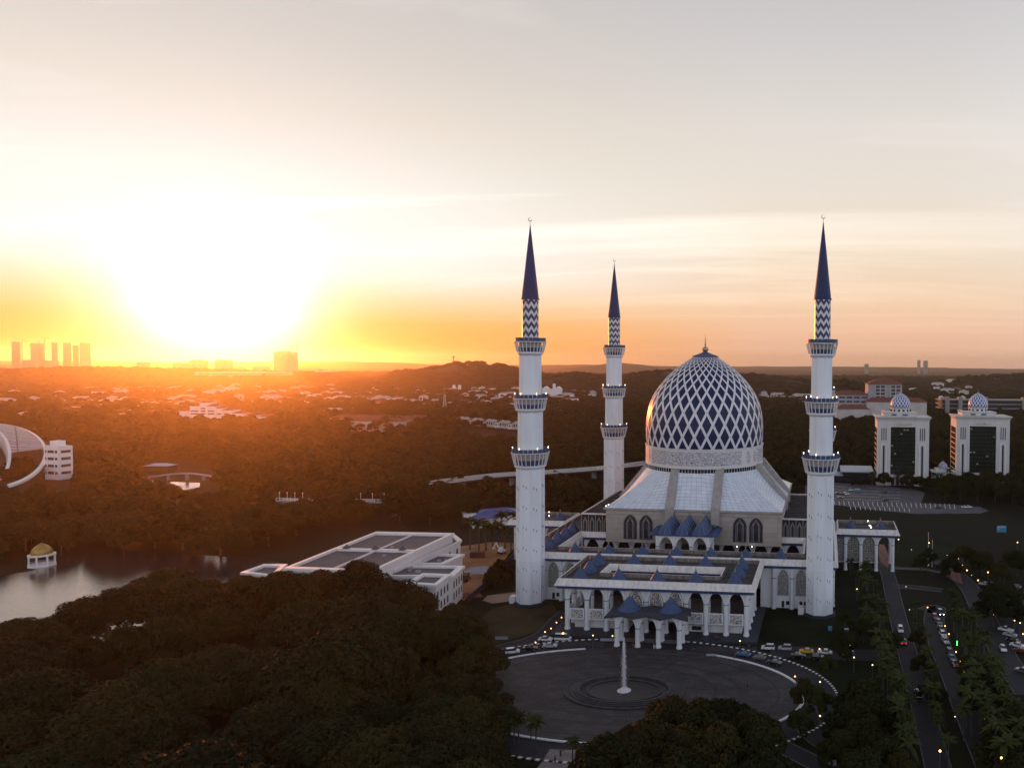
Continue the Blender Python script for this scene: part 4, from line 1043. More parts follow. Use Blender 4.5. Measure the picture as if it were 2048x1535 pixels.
for px, py in ((958,1108),(972,1100),(985,1096),(997,1094),(1010,1098),(1022,1104),(1030,1092),(940,1098),(1003,1080),(968,1083)): at_palm(px, py, rnd.uniform(1.3,1.7), G7, 'tall palm tree beyond the dirt construction site left of the mosque')
G8 = 'palms in front of the twin office towers'
for px, py in ((1797,972),(1880,972),(1898,972),(1867,970),(1933,975),(1744,974)): at_palm(px, py, 1.25, G8, 'palm tree at the foot of the twin glass office blocks')
G9 = 'trees at the foot of the twin office towers'
for px, py, s in ((1768,974,.9),(1820,977,.9),(1840,978,.8),(1858,980,.8),(1875,985,1.0),(1900,988,1.15),(1925,985,1.1),(1950,985,1.1),(1975,985,1.2),(2000,985,1.1),(2025,985,1.1),(2050,990,1.2),(1890,1000,1.0),(1920,1000,1.1),(1955,1002,1.2),(1990,1005,1.2),(2025,1005,1.2),(2050,1020,1.1),(1730,975,.6),(1712,973,.5)):
    p = at(px, py); tree(MED[rnd.randrange(3)], p.x, p.y, s, 'dark round tree in the belt below the twin glass office blocks', G9)
G10 = 'bushes beside the site fence'
for px, py, s in ((985,1163,.5),(1000,1150,.5),(1012,1158,.45),(990,1178,.4),(1022,1150,.4),(1015,1170,.4),(975,1172,.35)):
    p = at(px, py); tree(MED[1], p.x, p.y, s, 'low flowering bush between the site fence and the front left minaret', G10, cat='bush')
# --- where woods must not grow
def pxpoly(*P): return [tuple(at(*p)[:2]) for p in P]
CLEAR += [LAKE, POND, POND2, POND3, [(p[0], p[1]) for p in LAWN],
 pxpoly((430,1215),(470,1140),(640,1048),(930,1050),(1100,1060),(1100,1290),(920,1230),(700,1190)),
 pxpoly((1600,950),(1770,960),(1880,975),(2000,1005),(1990,1035),(1860,1040),(1760,1032),(1600,1020)),
 pxpoly((1780,1040),(2100,1010),(2100,1600),(1500,1600),(1500,1300),(1640,1290),(1780,1140)),
 [(84,222),(205,222),(205,282),(84,282)], [(-95,-2),(-55,-2),(-55,60),(60,100),(92,60),(92,-20),(-95,-20)]]
HOUSE_SPOTS = []     # filled before the woods are planted
def is_clear(x, y):
    for P in CLEAR:
        if inside((x, y), P): return True
    return near_road((x, y), 3)
# ------------------------------------------------------------ buildings
M_['office'] = mat('office_stone', (.62,.60,.58), .6, var=.08, scale=.2, streak=(1,1,.3))
M_['greenglass'] = mat('dark_green_glass', (.012,.02,.016), .06, var=.35, scale=.12, spec=.8)
M_['litroom'] = mat('lit_room', (.3,.3,.2), .5, emit=((.9,1.0,.6),.05))
M_['greenframe'] = mat('green_frame', (.022,.03,.024), .5)
M_['sideglass'] = mat('bronze_side_glass', (.10,.06,.03), .12, spec=.9)
def lattice_dome_mat(name, n, dz, w):
    m = mat(name, (.7,.7,.72), .35); N, L, b = nodes_of(m)
    tc = N.new('ShaderNodeTexCoord'); sp = N.new('ShaderNodeSeparateXYZ'); L.new(tc.outputs['Object'], sp.inputs[0])
    def Mt(op, a, bb=None):
        k = N.new('ShaderNodeMath'); k.operation = op
        for i, v in enumerate((a, bb)):
            if v is None: continue
            if isinstance(v, (int, float)): k.inputs[i].default_value = v
            else: L.new(v, k.inputs[i])
        return k.outputs[0]
    a = Mt('MULTIPLY', Mt('ARCTAN2', sp.outputs[1], sp.outputs[0]), n/(2*math.pi)); z = Mt('DIVIDE', sp.outputs[2], dz)
    p = Mt('ABSOLUTE', Mt('SUBTRACT', Mt('FRACT', Mt('ADD', a, z)), .5)); q = Mt('ABSOLUTE', Mt('SUBTRACT', Mt('FRACT', Mt('SUBTRACT', a, z)), .5))
    d = Mt('GREATER_THAN', Mt('MAXIMUM', p, q), w)
    mx = N.new('ShaderNodeMix'); mx.data_type = 'RGBA'; L.new(d, mx.inputs[0]); mx.inputs[6].default_value = (.045,.10,.32,1); mx.inputs[7].default_value = (.72,.72,.74,1)
    L.new(mx.outputs[2], b.inputs['Base Color']); return m
M_['smalldome'] = lattice_dome_mat('small_dome_tiles', 18, 3.6, .37)
def small_dome(parent, x, y, z, r, name='dome'):
    pr = [(r*.97,0),(r*1.0,r*.28),(r*.97,r*.55),(r*.86,r*.85),(r*.66,r*1.12),(r*.4,r*1.33),(r*.16,r*1.46),(.04,r*1.56)]
    b = MB(); b.lathe(pr, 40); d = b.build(name, M_['smalldome'], parent, (x, y, z), smooth=True)
    b = MB(); b.lathe([(.1,r*1.5),(.25,r*1.6),(.08,r*1.7),(.04,r*2.0)], 6); b.build('finial', M_['gold'], d); return d
def squiggle(parent, x, y, z, w, seed):
    """the gilt Arabic sign over the glass: joined baseline, uprights and dots"""
    r = random.Random(seed); b = MB(); u = -w/2
    while u < w/2:
        L = r.uniform(.9,1.7); b.box(x+u, x+u+L*.94, y-.2, y-.05, z, z+.28)
        for _ in range(r.choice((1,2))): t = r.uniform(0,L*.8); b.box(x+u+t, x+u+t+.24, y-.2, y-.05, z, z+r.choice((.75,.9,1.5,1.7)))
        if r.random() < .7: t = r.uniform(.1,L*.7); b.box(x+u+t, x+u+t+.25, y-.2, y-.05, z-.55, z-.3)
        u += L+(.35 if r.random() < .35 else 0)
    b.build('gilt_sign', M_['gold'], parent)
def office(x0, y0, label, seed, W_=39.0, Dp=26.0, H=51.0, dome_off=0.0):
    t = empty('office_block', (x0+W_/2, y0, 0), 0, label, 'office building', 'twin domed office blocks'); hw = W_/2
    b = MB(); b.box(-hw+.6,-hw+10.5,0,Dp,0,H-3.4); b.box(hw-10.5,hw-.6,0,Dp,0,H-3.4); b.box(-hw+10.5,hw-10.5,2.2,Dp,0,H-3.4); b.box(-hw+10.5,hw-10.5,0,2.2,H-7.6,H-3.4); b.box(-hw+10.5,hw-10.5,0.0,2.2,6.6,8.2)
    b.build('wall', M_['office'], t)
    b = MB(); rect_sweep(b, -hw+.6, hw-.6, 0, Dp, [(.02,H-3.5),(.3,H-2.2),(1.2,H-.9),(1.5,H-.6),(1.5,H),(.2,H+.02)], 1); b.box(-hw+.5,hw-.5,.1,Dp-.1,H-1.0,H-.2); b.build('cornice', M_['office'], t)
    g = MB(); g.box(-hw+10.5,hw-10.5,.7,1.0,8.2,H-7.6); gl = g.build('glass_front', M_['greenglass'], t)
    g = MB()
    for k in range(1,12): zz = 8.2+(H-15.8)*k/12; g.box(-hw+10.5,hw-10.5,.6,.69,zz-.12,zz+.12)
    for k in range(1,8): xx = -hw+10.5+(W_-21)*k/8; g.box(xx-.06,xx+.06,.56,.6,8.2,H-7.6)
    g.build('mullions', M_['greenframe'], gl)
    rr = random.Random(seed)
    for _ in range(7):
        w = MB(); u = -hw+10.5+(W_-21)*(rr.randrange(8)+.5)/8; zz = 8.6+(H-15.8)*rr.randrange(12)/12; w.box(u-.7,u+.5,.5,.56,zz,zz+.9); w.build('lit_window', M_['litroom'], gl)
    for s in (-1, 1):
        cx_ = s*(hw-5.5)
        for k in (-1.55,0,1.55):
            w = MB(); w.box(cx_+k-.3,cx_+k+.3,-.1,.02,H-17.5,H-8.5); w.build('slot_window', M_['dark'], t)
        w = pointed_panel('arched_niche', cx_, -.02, 2.0, 28.5, 31.6, 2.3, [M_['white'], M_['office']], t, t=.35, frame=.7)
        w = MB(); w.box(cx_-.62,cx_+.62,-.3,-.1,2.4,29.5); w.build('slot_window', M_['dark'], t)
    w = MB(); w.box(-hw+.35,-hw+.62,3,Dp-3,4,H-9); w.build('side_glass', M_['sideglass'], t)
    for k in range(9):
        w = MB(); zz = 6+3.9*k; w.box(-hw+.2,-hw+.36,3,Dp-3,zz,zz+.5); w.build('side_fin', M_['office'], t)
    for k in range(5):
        w = MB(); xx = -7.0+3.5*k; w.box(xx-1.2,xx+1.2,1.6,2.3,.3,5.6); w.build('ground_window', M_['glass'], t)
    ox = dome_off
    b = MB(); b.box(ox-13.5,ox+11.5,3,Dp-4,H,H+2.4); b.box(ox-14,ox-10.5,2.4,Dp-3,H+2.4,H+3.2); rect_sweep(b, ox-13.5, ox+11.5, 3, Dp-4, [(0,H+2.3),(.5,H+2.4),(.5,H+2.9),(0,H+2.91)], 1); b.box(ox-13.4,ox+11.4,3.1,Dp-4.1,H+2.35,H+2.85)
    pb = b.build('pediment', M_['office'], t)
    for k in (-5.5,2.5): w = MB(); w.box(ox+k-1.9,ox+k+1.9,2.86,3.0,H+.6,H+1.7); w.build('recess', M_['blueband'], pb)
    b = MB(); b.lathe([(7.2,H+2.85),(7.2,H+5.3),(7.5,H+5.4),(7.5,H+5.9)], 24, ox, Dp/2, caps=True); dr = b.build('dome_drum', M_['office'], t)
    for k in range(14):
        a = 2*math.pi*k/14; c, s = math.cos(a), math.sin(a); w = MB(); w.beam((ox+7.25*c,Dp/2+7.25*s,H+3.4),(ox+7.25*c,Dp/2+7.25*s,H+4.9),1.5,.2); w.build('drum_window', M_['dark'], dr)
    small_dome(t, ox, Dp/2, H+5.9, 7.4); squiggle(t, 0, 0, H-6.2, 11, seed)
office(92.0, 232.0, 'white office block with dark glass front and small dome, the one nearer the minaret', 5, dome_off=-1.0)
office(152.5, 250.0, 'white office block with dark glass front and small dome, the farther right of the twins', 9, W_=40.5, dome_off=-1.5)
p0 = empty('entrance_pavilion', (143, 246, 0), 0, 'small white pavilion with a tiny latticed dome between the twin office blocks', 'pavilion')
b = MB(); b.box(-8,8,-4,6,0,9); b.box(-9,9,-5,7,9,9.8); b.box(-6,6,-3,5,9.8,11.6); b.build('wall', M_['office'], p0)
for k in (-4.6,0,4.6): pointed_panel('arched_door', k, -4.02, .2, 4.5, 7.2, 1.8, [M_['white'], M_['dark']], p0, t=.2, frame=.3)
small_dome(p0, 0, 1, 11.6, 3.4)
# flat pale blue canopies left of the twins
c0 = empty('canopy_building', (72, 252, 0), 0, 'low building with pale blue flat roofs beside the left office block', 'building')
M_['paleroof'] = mat('pale_blue_roof', (.34,.40,.52), .5, var=.1)
b = MB(); b.box(-22,0,-8,16,4.5,5.2); b.box(-6,19,-12,20,8,8.9); b.build('roof', M_['paleroof'], c0); b = MB(); b.box(-20,16,-6,14,0,4.5); b.box(-4,16,-8,16,4.5,8); b.build('wall', M_['dark'], c0)

# pixel-measured boxes: walls facing the camera at distance D; returns metres
def frame_at(px, py, D, rz=0.0):
    p = atD(px, py, D); return p, D/FPX
def facing(px): return YAW-math.atan((px-CX)/FPX)
def house_base(name, px, D, rot, label, cat, group=None):
    p = CAM+dirpx(px)*D; z = hz(p.x, p.y); return empty(name, (p.x, p.y, z), YAW+rot, label, cat, group), z
def hip(mb, x0, x1, y0, y1, z, h, ov=.8, m=0):
    x0 -= ov; x1 += ov; y0 -= ov; y1 += ov; r = min(x1-x0, y1-y0)/2
    if x1-x0 >= y1-y0: a, b = (x0+r, (y0+y1)/2, z+h), (x1-r, (y0+y1)/2, z+h); q = [[(x0,y0,z),(x1,y0,z),b,a],[(x1,y0,z),(x1,y1,z),b],[(x1,y1,z),(x0,y1,z),a,b],[(x0,y1,z),(x0,y0,z),a]]
    else: a, b = ((x0+x1)/2, y0+r, z+h), ((x0+x1)/2, y1-r, z+h); q = [[(x0,y0,z),(x1,y0,z),a],[(x1,y0,z),(x1,y1,z),b,a],[(x1,y1,z),(x0,y1,z),b],[(x0,y1,z),(x0,y0,z),a,b]]
    for f in q: mb.face(f, m)
    mb.face([(x0,y0,z),(x0,y1,z),(x1,y1,z),(x1,y0,z)], m)
M_['redroof'] = mat('red_tile_roof', (.17,.05,.035), .8, var=.25, scale=.3)
M_['wallwarm'] = mat('pale_wall', (.55,.50,.46), .7, var=.1, scale=.1)
M_['wallgrey'] = mat('grey_wall', (.34,.34,.38), .7, var=.12, scale=.1)
M_['concrete'] = mat('concrete', (.27,.26,.25), .75, var=.2, scale=.1)
M_['bluroof'] = mat('blue_roof', (.06,.08,.26), .5, var=.2, scale=.2)
M_['slate'] = mat('grey_sheet_roof', (.095,.085,.095), .7, var=.18, scale=.3)
M_['paper'] = mat('fresh_white_paint', (.80,.77,.76), .5, var=.05)
# institution with red roofs
D = 1050; t, z0 = house_base('institution', 1771, D, 0, 'large institution with red tiled roofs and a tall central block above the trees', 'institution building')
k = D/FPX
def zpx(py, D_, px=1770): return atD(px, py, D_).z-z0
cb = MB(); cb.box(-24,24,0,34,0,zpx(768,D)); cb.build('wall', M_['wallgrey'], t)
b = MB(); hip(b,-24,24,0,34,zpx(768,D),9,1.6); b.build('roof', M_['redroof'], t)
for c in (-7, 15):
    for r in range(4):
        for q in (-3.6, 3.6):
            w = MB(); zz = zpx(796,D)+r*5.0; w.box(c+q-2.6,c+q+2.6,-.2,.02,zz,zz+2.6); w.build('window', M_['dark'], t)
    w = MB(); w.box(c-8,c-7.3,-1,.0,2,zpx(770,D)); w.box(c+7.3,c+8,-1,.0,2,zpx(770,D)); w.box(c-.4,c+.4,-1,.0,2,zpx(770,D)); w.build('pilasters', M_['wallwarm'], t)
for x0, x1, pt, pb, y0, y1, nm in ((-70,-24.1,790,820,4,24,'wing'),(-28,56,802,818,-16,-.5,'low_wing'),(-72,-26,816,832,-22,-2,'low_wing')):
    b = MB(); b.box(x0,x1,y0,y1,0,max(4,zpx(pt,D))); wg = b.build(nm, M_['wallwarm'] if nm != 'wing' else M_['wallgrey'], t); b = MB(); hip(b,x0,x1,y0,y1,max(4,zpx(pt,D))+.01,6,1.5); b.build('roof', M_['redroof'], wg)
    if nm == 'wing':
        for r in range(3):
            for q in range(4): w = MB(); xx = x0+5+q*10.5; zz = zpx(pt,D)-5-r*6; w.box(xx,xx+8,y0-.15,y0+.01,zz,zz+2.4); w.build('window', M_['dark'], wg)
# long concrete block at the right edge
D = 1150; t, z0 = house_base('long_building', 1965, D, .0, 'long unfinished-looking concrete block with grey towers behind the right office block', 'building')
zt = atD(1965,800,D).z-z0; b = MB(); b.box(-62,90,0,30,0,zt); b.build('wall', M_['dark'], t)
for i, zz in enumerate((zt-.6, zt-7, zt-13.5, zt-20)): b = MB(); b.box(-66,92,-2.5,30,zz,zz+1.4); b.build('floor_slab', M_['concrete'], t)
for i, xx in enumerate((-58,-38,2,62,82)): b = MB(); b.box(xx,xx+6,-6,4,0,zt+5); b.build('stair_tower', M_['concrete'], t)
for xx in (-64,-30,-6): b = MB(); b.box(xx,xx+6,6,16,zt+.8,zt+4); hip(b,xx,xx+6,6,16,zt+4,2.2,.8); b.build('roof_house', M_['wallwarm'], t)
# distant blocks: (px centre, D, px width, py top, extra depth, label, style)
def block(px, D, wpx, pt, dep, label, cat='tower block', mat_='concrete', group=None, name='tower_block', storeys=0, rot=0.0, cap=True):
    t, z0 = house_base(name, px, D, rot, label, cat, group); k = D/FPX; h = atD(px, pt, D).z-z0; th_ = math.atan((px-CX)/FPX); w = wpx*k*math.cos(th_); t.rotation_euler = (0,0,YAW-th_)
    b = MB(); b.box(-w/2,w/2,0,dep,-4,h); b.build('wall', M_[mat_], t)
    if cap: b = MB(); b.box(-w*.3,w*.22,dep*.25,dep*.7,h,h+max(2.5,.04*h)); b.box(-w/2-.2,w/2+.2,-.2,.3,h-.2,h+1.0); b.build('roof_plant', M_[mat_], t)
    if storeys:
        for i in range(storeys):
            z = h*(.06+.9*i/storeys); b = MB(); b.box(-w*.46,w*.46,-.25,-.02,z,z+h/storeys*.42); b.build('window_band', M_['glass'], t)
    return t, h, w
GT = 'far cluster of towers at the left horizon'
for px, wpx, pt, lab in ((33,18,683,'leftmost hazy tower of the horizon cluster, with a crane beside it'),(75,27,686,'broad hazy tower under two cranes, second from the left on the horizon'),(110,13,684,'slim hazy tower, third in the horizon cluster'),(135,17,685,'hazy tower in the middle of the horizon cluster, fourth from the left'),(152,13,690,'lower hazy tower tucked between two taller ones on the horizon'),(171,23,685,'rightmost hazy tower of the horizon cluster')):
    block(px, 4700, wpx, pt, 40, lab, group=GT, cap=False)
for px, wpx, pt, lab in ((70,52,720,'low podium block below the broad hazy tower'),(106,26,721,'low podium block below the slim hazy tower')): block(px, 4620, wpx, pt, 60, lab, 'podium block', group=GT, name='podium_block')
block(572, 3900, 49, 703, 60, 'bulky tower under construction beside the sun glow, topped by two cranes', 'unfinished tower', storeys=0)
GA = 'hazy apartment slabs below the sun'
for px, wpx, pt, lab in ((398,38,720,'stepped hazy slab left of the sun glow, the tallest of its row'),(362,34,726,'lower hazy slab at the left end of the row below the sun'),(448,38,720,'hazy slab directly below the sun glow'),(480,26,733,'low hazy slab right of the one below the sun'),(522,36,732,'low hazy block between the sun and the unfinished tower'),(287,28,724,'small isolated hazy block on the left horizon')):
    block(px, 3900, wpx, pt, 40, lab, 'apartment block', group=GA, name='apartment_block')
block(490, 2900, 195, 744, 20, 'long pale apartment row on the ridge below the unfinished tower', 'apartment row', 'wallwarm', name='apartment_row', storeys=4)
block(640, 3700, 22, 740, 30, 'small pale block right of the unfinished tower', 'block', 'wallwarm', name='office_block'); block(660, 3600, 46, 742, 30, 'pale hazy hospital-like block on the plain right of the unfinished tower', 'block', 'wallwarm', name='office_block', storeys=4)
block(641, 3650, 9, 739, 20, 'narrow stair tower on the pale hazy block', 'tower', 'concrete', name='stair_tower')
block(1733, 6000, 9, 728, 30, 'single hazy block on the right horizon above the red-roofed institution', 'tower block'); block(1837.5, 6500, 6.5, 720, 30, 'left one of the two slim hazy towers on the right horizon', group='pair of slim towers', cap=False); block(1851, 6500, 9, 721, 30, 'right and wider one of the two slim towers on the horizon', group='pair of slim towers', cap=False)
t, h, w = block(2012, 2700, 49, 753, 20, 'pale apartment block on the far right hill', 'apartment block', 'wallwarm', name='apartment_block', storeys=6)
for i in range(6): b = MB(); x = -w/2+w*(i+.5)/6; b.box(x-5,x+5,-3,0,-2,h+4); b.build('bay', M_['wallwarm'], t)
# cranes
def crane(px, D, pt, jib, label, up=0.0, flip=1):
    t, z0 = house_base('tower_crane', px, D, .2, label, 'crane', 'tower cranes on the horizon'); h = atD(px, pt, D).z-z0; s = D/3900*1.1
    b = MB()
    for sx in (-1,1):
        for sy in (-1,1): b.box(sx*1.1*s-.35*s,sx*1.1*s+.35*s,sy*1.1*s-.35*s,sy*1.1*s+.35*s,0,h)
    for k in range(int(h/(4*s))): b.beam((-1.1*s,-1.1*s,k*4*s),(1.1*s,-1.1*s,(k+1)*4*s),.4*s,.4*s)
    b.build('mast', M_['concrete'], t)
    b = MB(); b.beam((-jib*.35*flip,0,h),(jib*flip,0,h+jib*up),1.6*s,1.6*s); b.beam((0,0,h),(0,0,h+7*s),1*s,1*s); b.beam((0,0,h+7*s),(jib*.6*flip,0,h+jib*.6*up+.6),.4*s,.4*s); b.beam((0,0,h+7*s),(-jib*.33*flip,0,h+.6),.4*s,.4*s); b.build('jib', M_['concrete'], t)
    b = MB(); b.box(-jib*.36*flip-2*s if flip > 0 else jib*.3, -jib*.26*flip if flip > 0 else jib*.36+2*s,-1.2*s,1.2*s,h-4*s,h); b.build('counterweight', M_['concrete'], t)
crane(595, 3800, 686, 24, 'tall crane on the right side of the unfinished tower', 0, -1); crane(582, 3800, 693, 12, 'shorter crane in the middle of the unfinished tower')
crane(45, 4650, 682, 70, 'crane with a raised jib above the leftmost tower', .55, -1); crane(90, 4650, 676, 60, 'crane standing right of the broad hazy tower', 0, -1); crane(79, 4650, 682, 24, 'small crane on the roof of the broad hazy tower')
# lookout towers on hills, lattice mast
for px, D, pt, lab in ((907,2600,711,'lookout tower on top of the wooded hill left of the minarets'),(1959,2650,740,'slim tower on the small hill at the far right')):
    t, z0 = house_base('lookout_tower', px, D, 0, lab, 'lookout tower'); h = atD(px, pt, D).z-z0
    b = MB(); b.lathe([(2.6,0),(1.8,h-7)], 8); b.build('shaft', M_['concrete'], t); b = MB(); b.lathe([(1.8,h-7),(4.2,h-5.5),(4.2,h-2.5),(1.2,h)], 8); b.build('cabin', M_['concrete'], t)
t, z0 = house_base('lattice_mast', 889, 1150, .3, 'pale steel lattice mast rising from the woods left of the front minaret', 'telecom mast'); h = atD(889, 790, 1150).z-z0
b = MB()
for i in range(12):
    za, zb = h*i/12, h*(i+1)/12; ra, rb = 5*(1-.72*i/12), 5*(1-.72*(i+1)/12)
    for k in range(4):
        a, c = math.pi/4+k*math.pi/2, math.pi/4+(k+1)*math.pi/2
        b.tube((ra*math.cos(a),ra*math.sin(a),za),(rb*math.cos(a),rb*math.sin(a),zb),.28,4); b.tube((ra*math.cos(a),ra*math.sin(a),za),(rb*math.cos(c),rb*math.sin(c),zb),.16,4); b.tube((rb*math.cos(a),rb*math.sin(a),zb),(rb*math.cos(c),rb*math.sin(c),zb),.16,4)
b.build('lattice', M_['wallwarm'], t); b = MB(); b.lathe([(1.6,h),(1.6,h+.6),(.2,h+.6),(.1,h+7)], 8); b.build('aerial', M_['wallwarm'], t)
# white hotel-like complex in the glow
D = 1100; t, z0 = house_base('apartment_complex', 405, D, 0, 'stepped white apartment complex glowing in the haze below the sun', 'apartment complex'); k = D/FPX
def cpx(px): return (px-405)*k
for x0, x1, pt in ((356,378,822),(378,398,812),(398,412,805),(412,430,812),(430,444,816),(444,460,820),(460,486,826),(486,512,829),(512,542,832)):
    hh = atD(405, pt, D).z-z0; b = MB(); b.box(cpx(x0)+.3,cpx(x1)-.3,0,22,-2,hh); w_ = b.build('wing', M_['paper'], t); b = MB(); hip(b,cpx(x0)+.3,cpx(x1)-.3,0,22,hh,4,.5); b.build('roof', M_['redroof'], w_)
    for zz in range(2, int(hh/4)): b = MB(); b.box(cpx(x0)+2,cpx(x1)-2,-.2,-.01,zz*4-2,zz*4-.6); b.build('window_band', M_['dark'], w_)
CLEAR.append([tuple((CAM+dirpx(q)*d_)[:2]) for q, d_ in ((330,1140),(560,1140),(560,960),(330,960))])
# mid-distance houses: four hipped types, copied
def house_mesh(w, d, h, rh, wall, roof, name='house'):
    b = MB(); b.box(-w/2,w/2,-d/2,d/2,-2,h,0); hip(b,-w/2,w/2,-d/2,d/2,h+.01,rh,.7,1); b.box(-w*.35,-w*.1,-d/2-.1,-d/2+.02,h*.3,h*.75,2); b.box(w*.1,w*.35,-d/2-.1,-d/2+.02,h*.3,h*.75,2)
    me = bpy.data.meshes.new(name); me.from_pydata(b.v, [], b.f)
    for m in (wall, roof, M_['dark']): me.materials.append(m)
    me.polygons.foreach_set('material_index', b.m); return me
M_['roofpale'] = mat('pale_roof', (.42,.36,.34), .6, var=.2, scale=.1); M_['roofbrown'] = mat('brown_roof', (.20,.12,.09), .7, var=.2, scale=.1)
HM = [house_mesh(15,11,7,3.2,M_['paper'],M_['roofbrown']), house_mesh(22,12,8,3.4,M_['paper'],M_['redroof']), house_mesh(13,12,10,3,M_['wallwarm'],M_['roofpale']), house_mesh(30,12,9,3.4,M_['paper'],M_['roofpale'])]
def houses(n, x0, x1, y0, y1, D0, D1, group, label, seed, hs=1.0, types=(0,1,2,3)):
    r = random.Random(seed); out = 0; tries = 0
    while out < n and tries < n*40:
        tries += 1; px = r.uniform(x0, x1); yy = r.uniform(y0, y1); hor = 726.2+(px-1655)*.0081; D = 84*FPX/max(4, yy-hor)
        for _ in range(3): p = CAM+dirpx(px)*D; D = (CAM.z-hz(p.x, p.y)-5)*FPX/max(4, yy-hor)
        if not D0 <= D <= D1: continue
        p = CAM+dirpx(px)*D; z = hz(p.x, p.y)
        if any((p.x-q[0])**2+(p.y-q[1])**2 < (q[2]*.8)**2 for q in HOUSE_SPOTS): continue
        me = HM[r.choice(types)]; o = bpy.data.objects.new('house', me); COL.objects.link(o); o.location = (p.x, p.y, z); o.rotation_euler = (0,0,YAW+r.uniform(-.5,.5)+r.choice((0,0,1.57)))
        s = hs*r.uniform(.9,1.4); o.scale = (s,s,s); tag(o, label, 'house', group); HOUSE_SPOTS.append((p.x, p.y, 24*s)); out += 1
houses(70, 600, 860, 772, 835, 1100, 3000, 'houses of the estate under the wooded hill', 'pale house among the trees of the estate left of the wooded hill', 1, .8)
houses(46, 865, 1035, 765, 822, 1200, 3000, 'houses at the foot of the wooded hill', 'pale house at the foot of the wooded hill beside the front left minaret', 2, .8)
houses(64, 0, 330, 776, 840, 1000, 3000, 'houses in the glow at the far left', 'small house in the orange haze at the far left', 3, .85)
houses(50, 330, 600, 772, 812, 1100, 3000, 'houses in the haze below the sun', 'small pale house in the haze below the sun', 4, .9)
houses(14, 1090, 1210, 742, 800, 1500, 2200, 'houses between the two left minarets', 'pale house on the slope seen between the two left minarets', 5, .8)
houses(14, 1520, 1615, 758, 800, 1500, 2200, 'houses between dome and front right minaret', 'pale house on the slope between the dome and the front right minaret', 6, .9)
houses(18, 1800, 2040, 752, 785, 1900, 3200, 'houses on the right plain', 'small house on the hazy plain at the far right', 7, 1.1)
# the row of terraced houses
D = 1010
for i in range(15):
    px = 915+i*9.0; p = CAM+dirpx(px)*(D-i*6); o = bpy.data.objects.new('terraced_house', HM[2 if i % 3 else 0]); COL.objects.link(o); o.location = (p.x, p.y, hz(p.x,p.y)+4.5); o.rotation_euler = (0,0,YAW+.15); o.scale = (.52,.7,.7)
    tag(o, 'small terraced house in the row left of the front minaret', 'terraced house', 'row of terraced houses'); HOUSE_SPOTS.append((p.x, p.y, 26))
CLEAR.append([tuple(at(*q)[:2]) for q in ((905,885),(1050,888),(1050,862),(905,858))])
# two slim white blocks, mansion with a tower, long red roof
for px, lab in ((908,'left one of two slim white blocks below the wooded hill'),(919,'right one of two slim white blocks below the wooded hill')): block(px, 1950, 6.5, 771, 12, lab, 'block of flats', 'paper', 'pair of slim white blocks', 'apartment_block')
t, z0 = house_base('mansion', 1103, 1650, 0, 'white mansion with twin gables and a square tower between the left minarets', 'mansion'); hh = atD(1103,775,1650).z-z0
b = MB(); b.box(-20,20,0,16,-4,hh-3); b.build('wall', M_['paper'], t)
for s in (-14,14): b = MB(); b.face([(s-7,-2,hh-3),(s+7,-2,hh-3),(s,-2,hh+3)]); b.face([(s-7,-2,hh-3),(s,-2,hh+3),(s,16,hh+3),(s-7,16,hh-3)]); b.face([(s+7,-2,hh-3),(s,-2,hh+3),(s,16,hh+3),(s+7,16,hh-3)]); b.box(s-6.5,s+6.5,-1.9,0,-4,hh-3); b.build('gable', M_['paper'], t)
b = MB(); b.box(2,7,2,8,hh-3,hh+9); b.build('tower', M_['paper'], t)
t, z0 = house_base('school', 765, 950, -.12, 'long low building with red tiled roofs in the middle of the woods', 'school'); 
for x0, x1, y0, y1 in ((-75,40,0,16),(-20,44,-34,-14),(20,62,18,34)): b = MB(); b.box(x0,x1,y0,y1,0,13); w_ = b.build('wing', M_['wallwarm'], t); b = MB(); hip(b,x0,x1,y0,y1,13,5,1); b.build('roof', M_['redroof'], w_)
CLEAR.append([tuple(at(*q)[:2]) for q in ((670,890),(840,890),(850,868),(690,862))]); CLEAR.append([tuple(at(*q)[:2]) for q in ((690,915),(840,915),(845,900),(690,900))])
# blue-roofed house
t = empty('blue_roof_house', (*at(992,1046)[:2],0), YAW+.5, 'house with a blue hipped roof behind the palms left of the minaret', 'house')
b = MB(); b.box(-13,13,-8,8,0,5); b.box(-17,-9,-3,6,5,6.6); b.build('wall', M_['white'], t); b = MB(); hip(b,-13,13,-8,8,5,3.6,1.6); b.build('roof', M_['bluroof'], t)
t = empty('grey_house', (*at(1040,1052)[:2],0), YAW-.3, 'grey-roofed house just left of the front left minaret', 'house')
b = MB(); b.box(-9,9,-6,6,0,4); b.build('wall', M_['white'], t); b = MB(); hip(b,-9,9,-6,6,4,2.6,1); b.build('roof', M_['roofpale'], t)
CLEAR.append([tuple(at(*q)[:2]) for q in ((940,1060),(1100,1060),(1100,1012),(950,1015))])
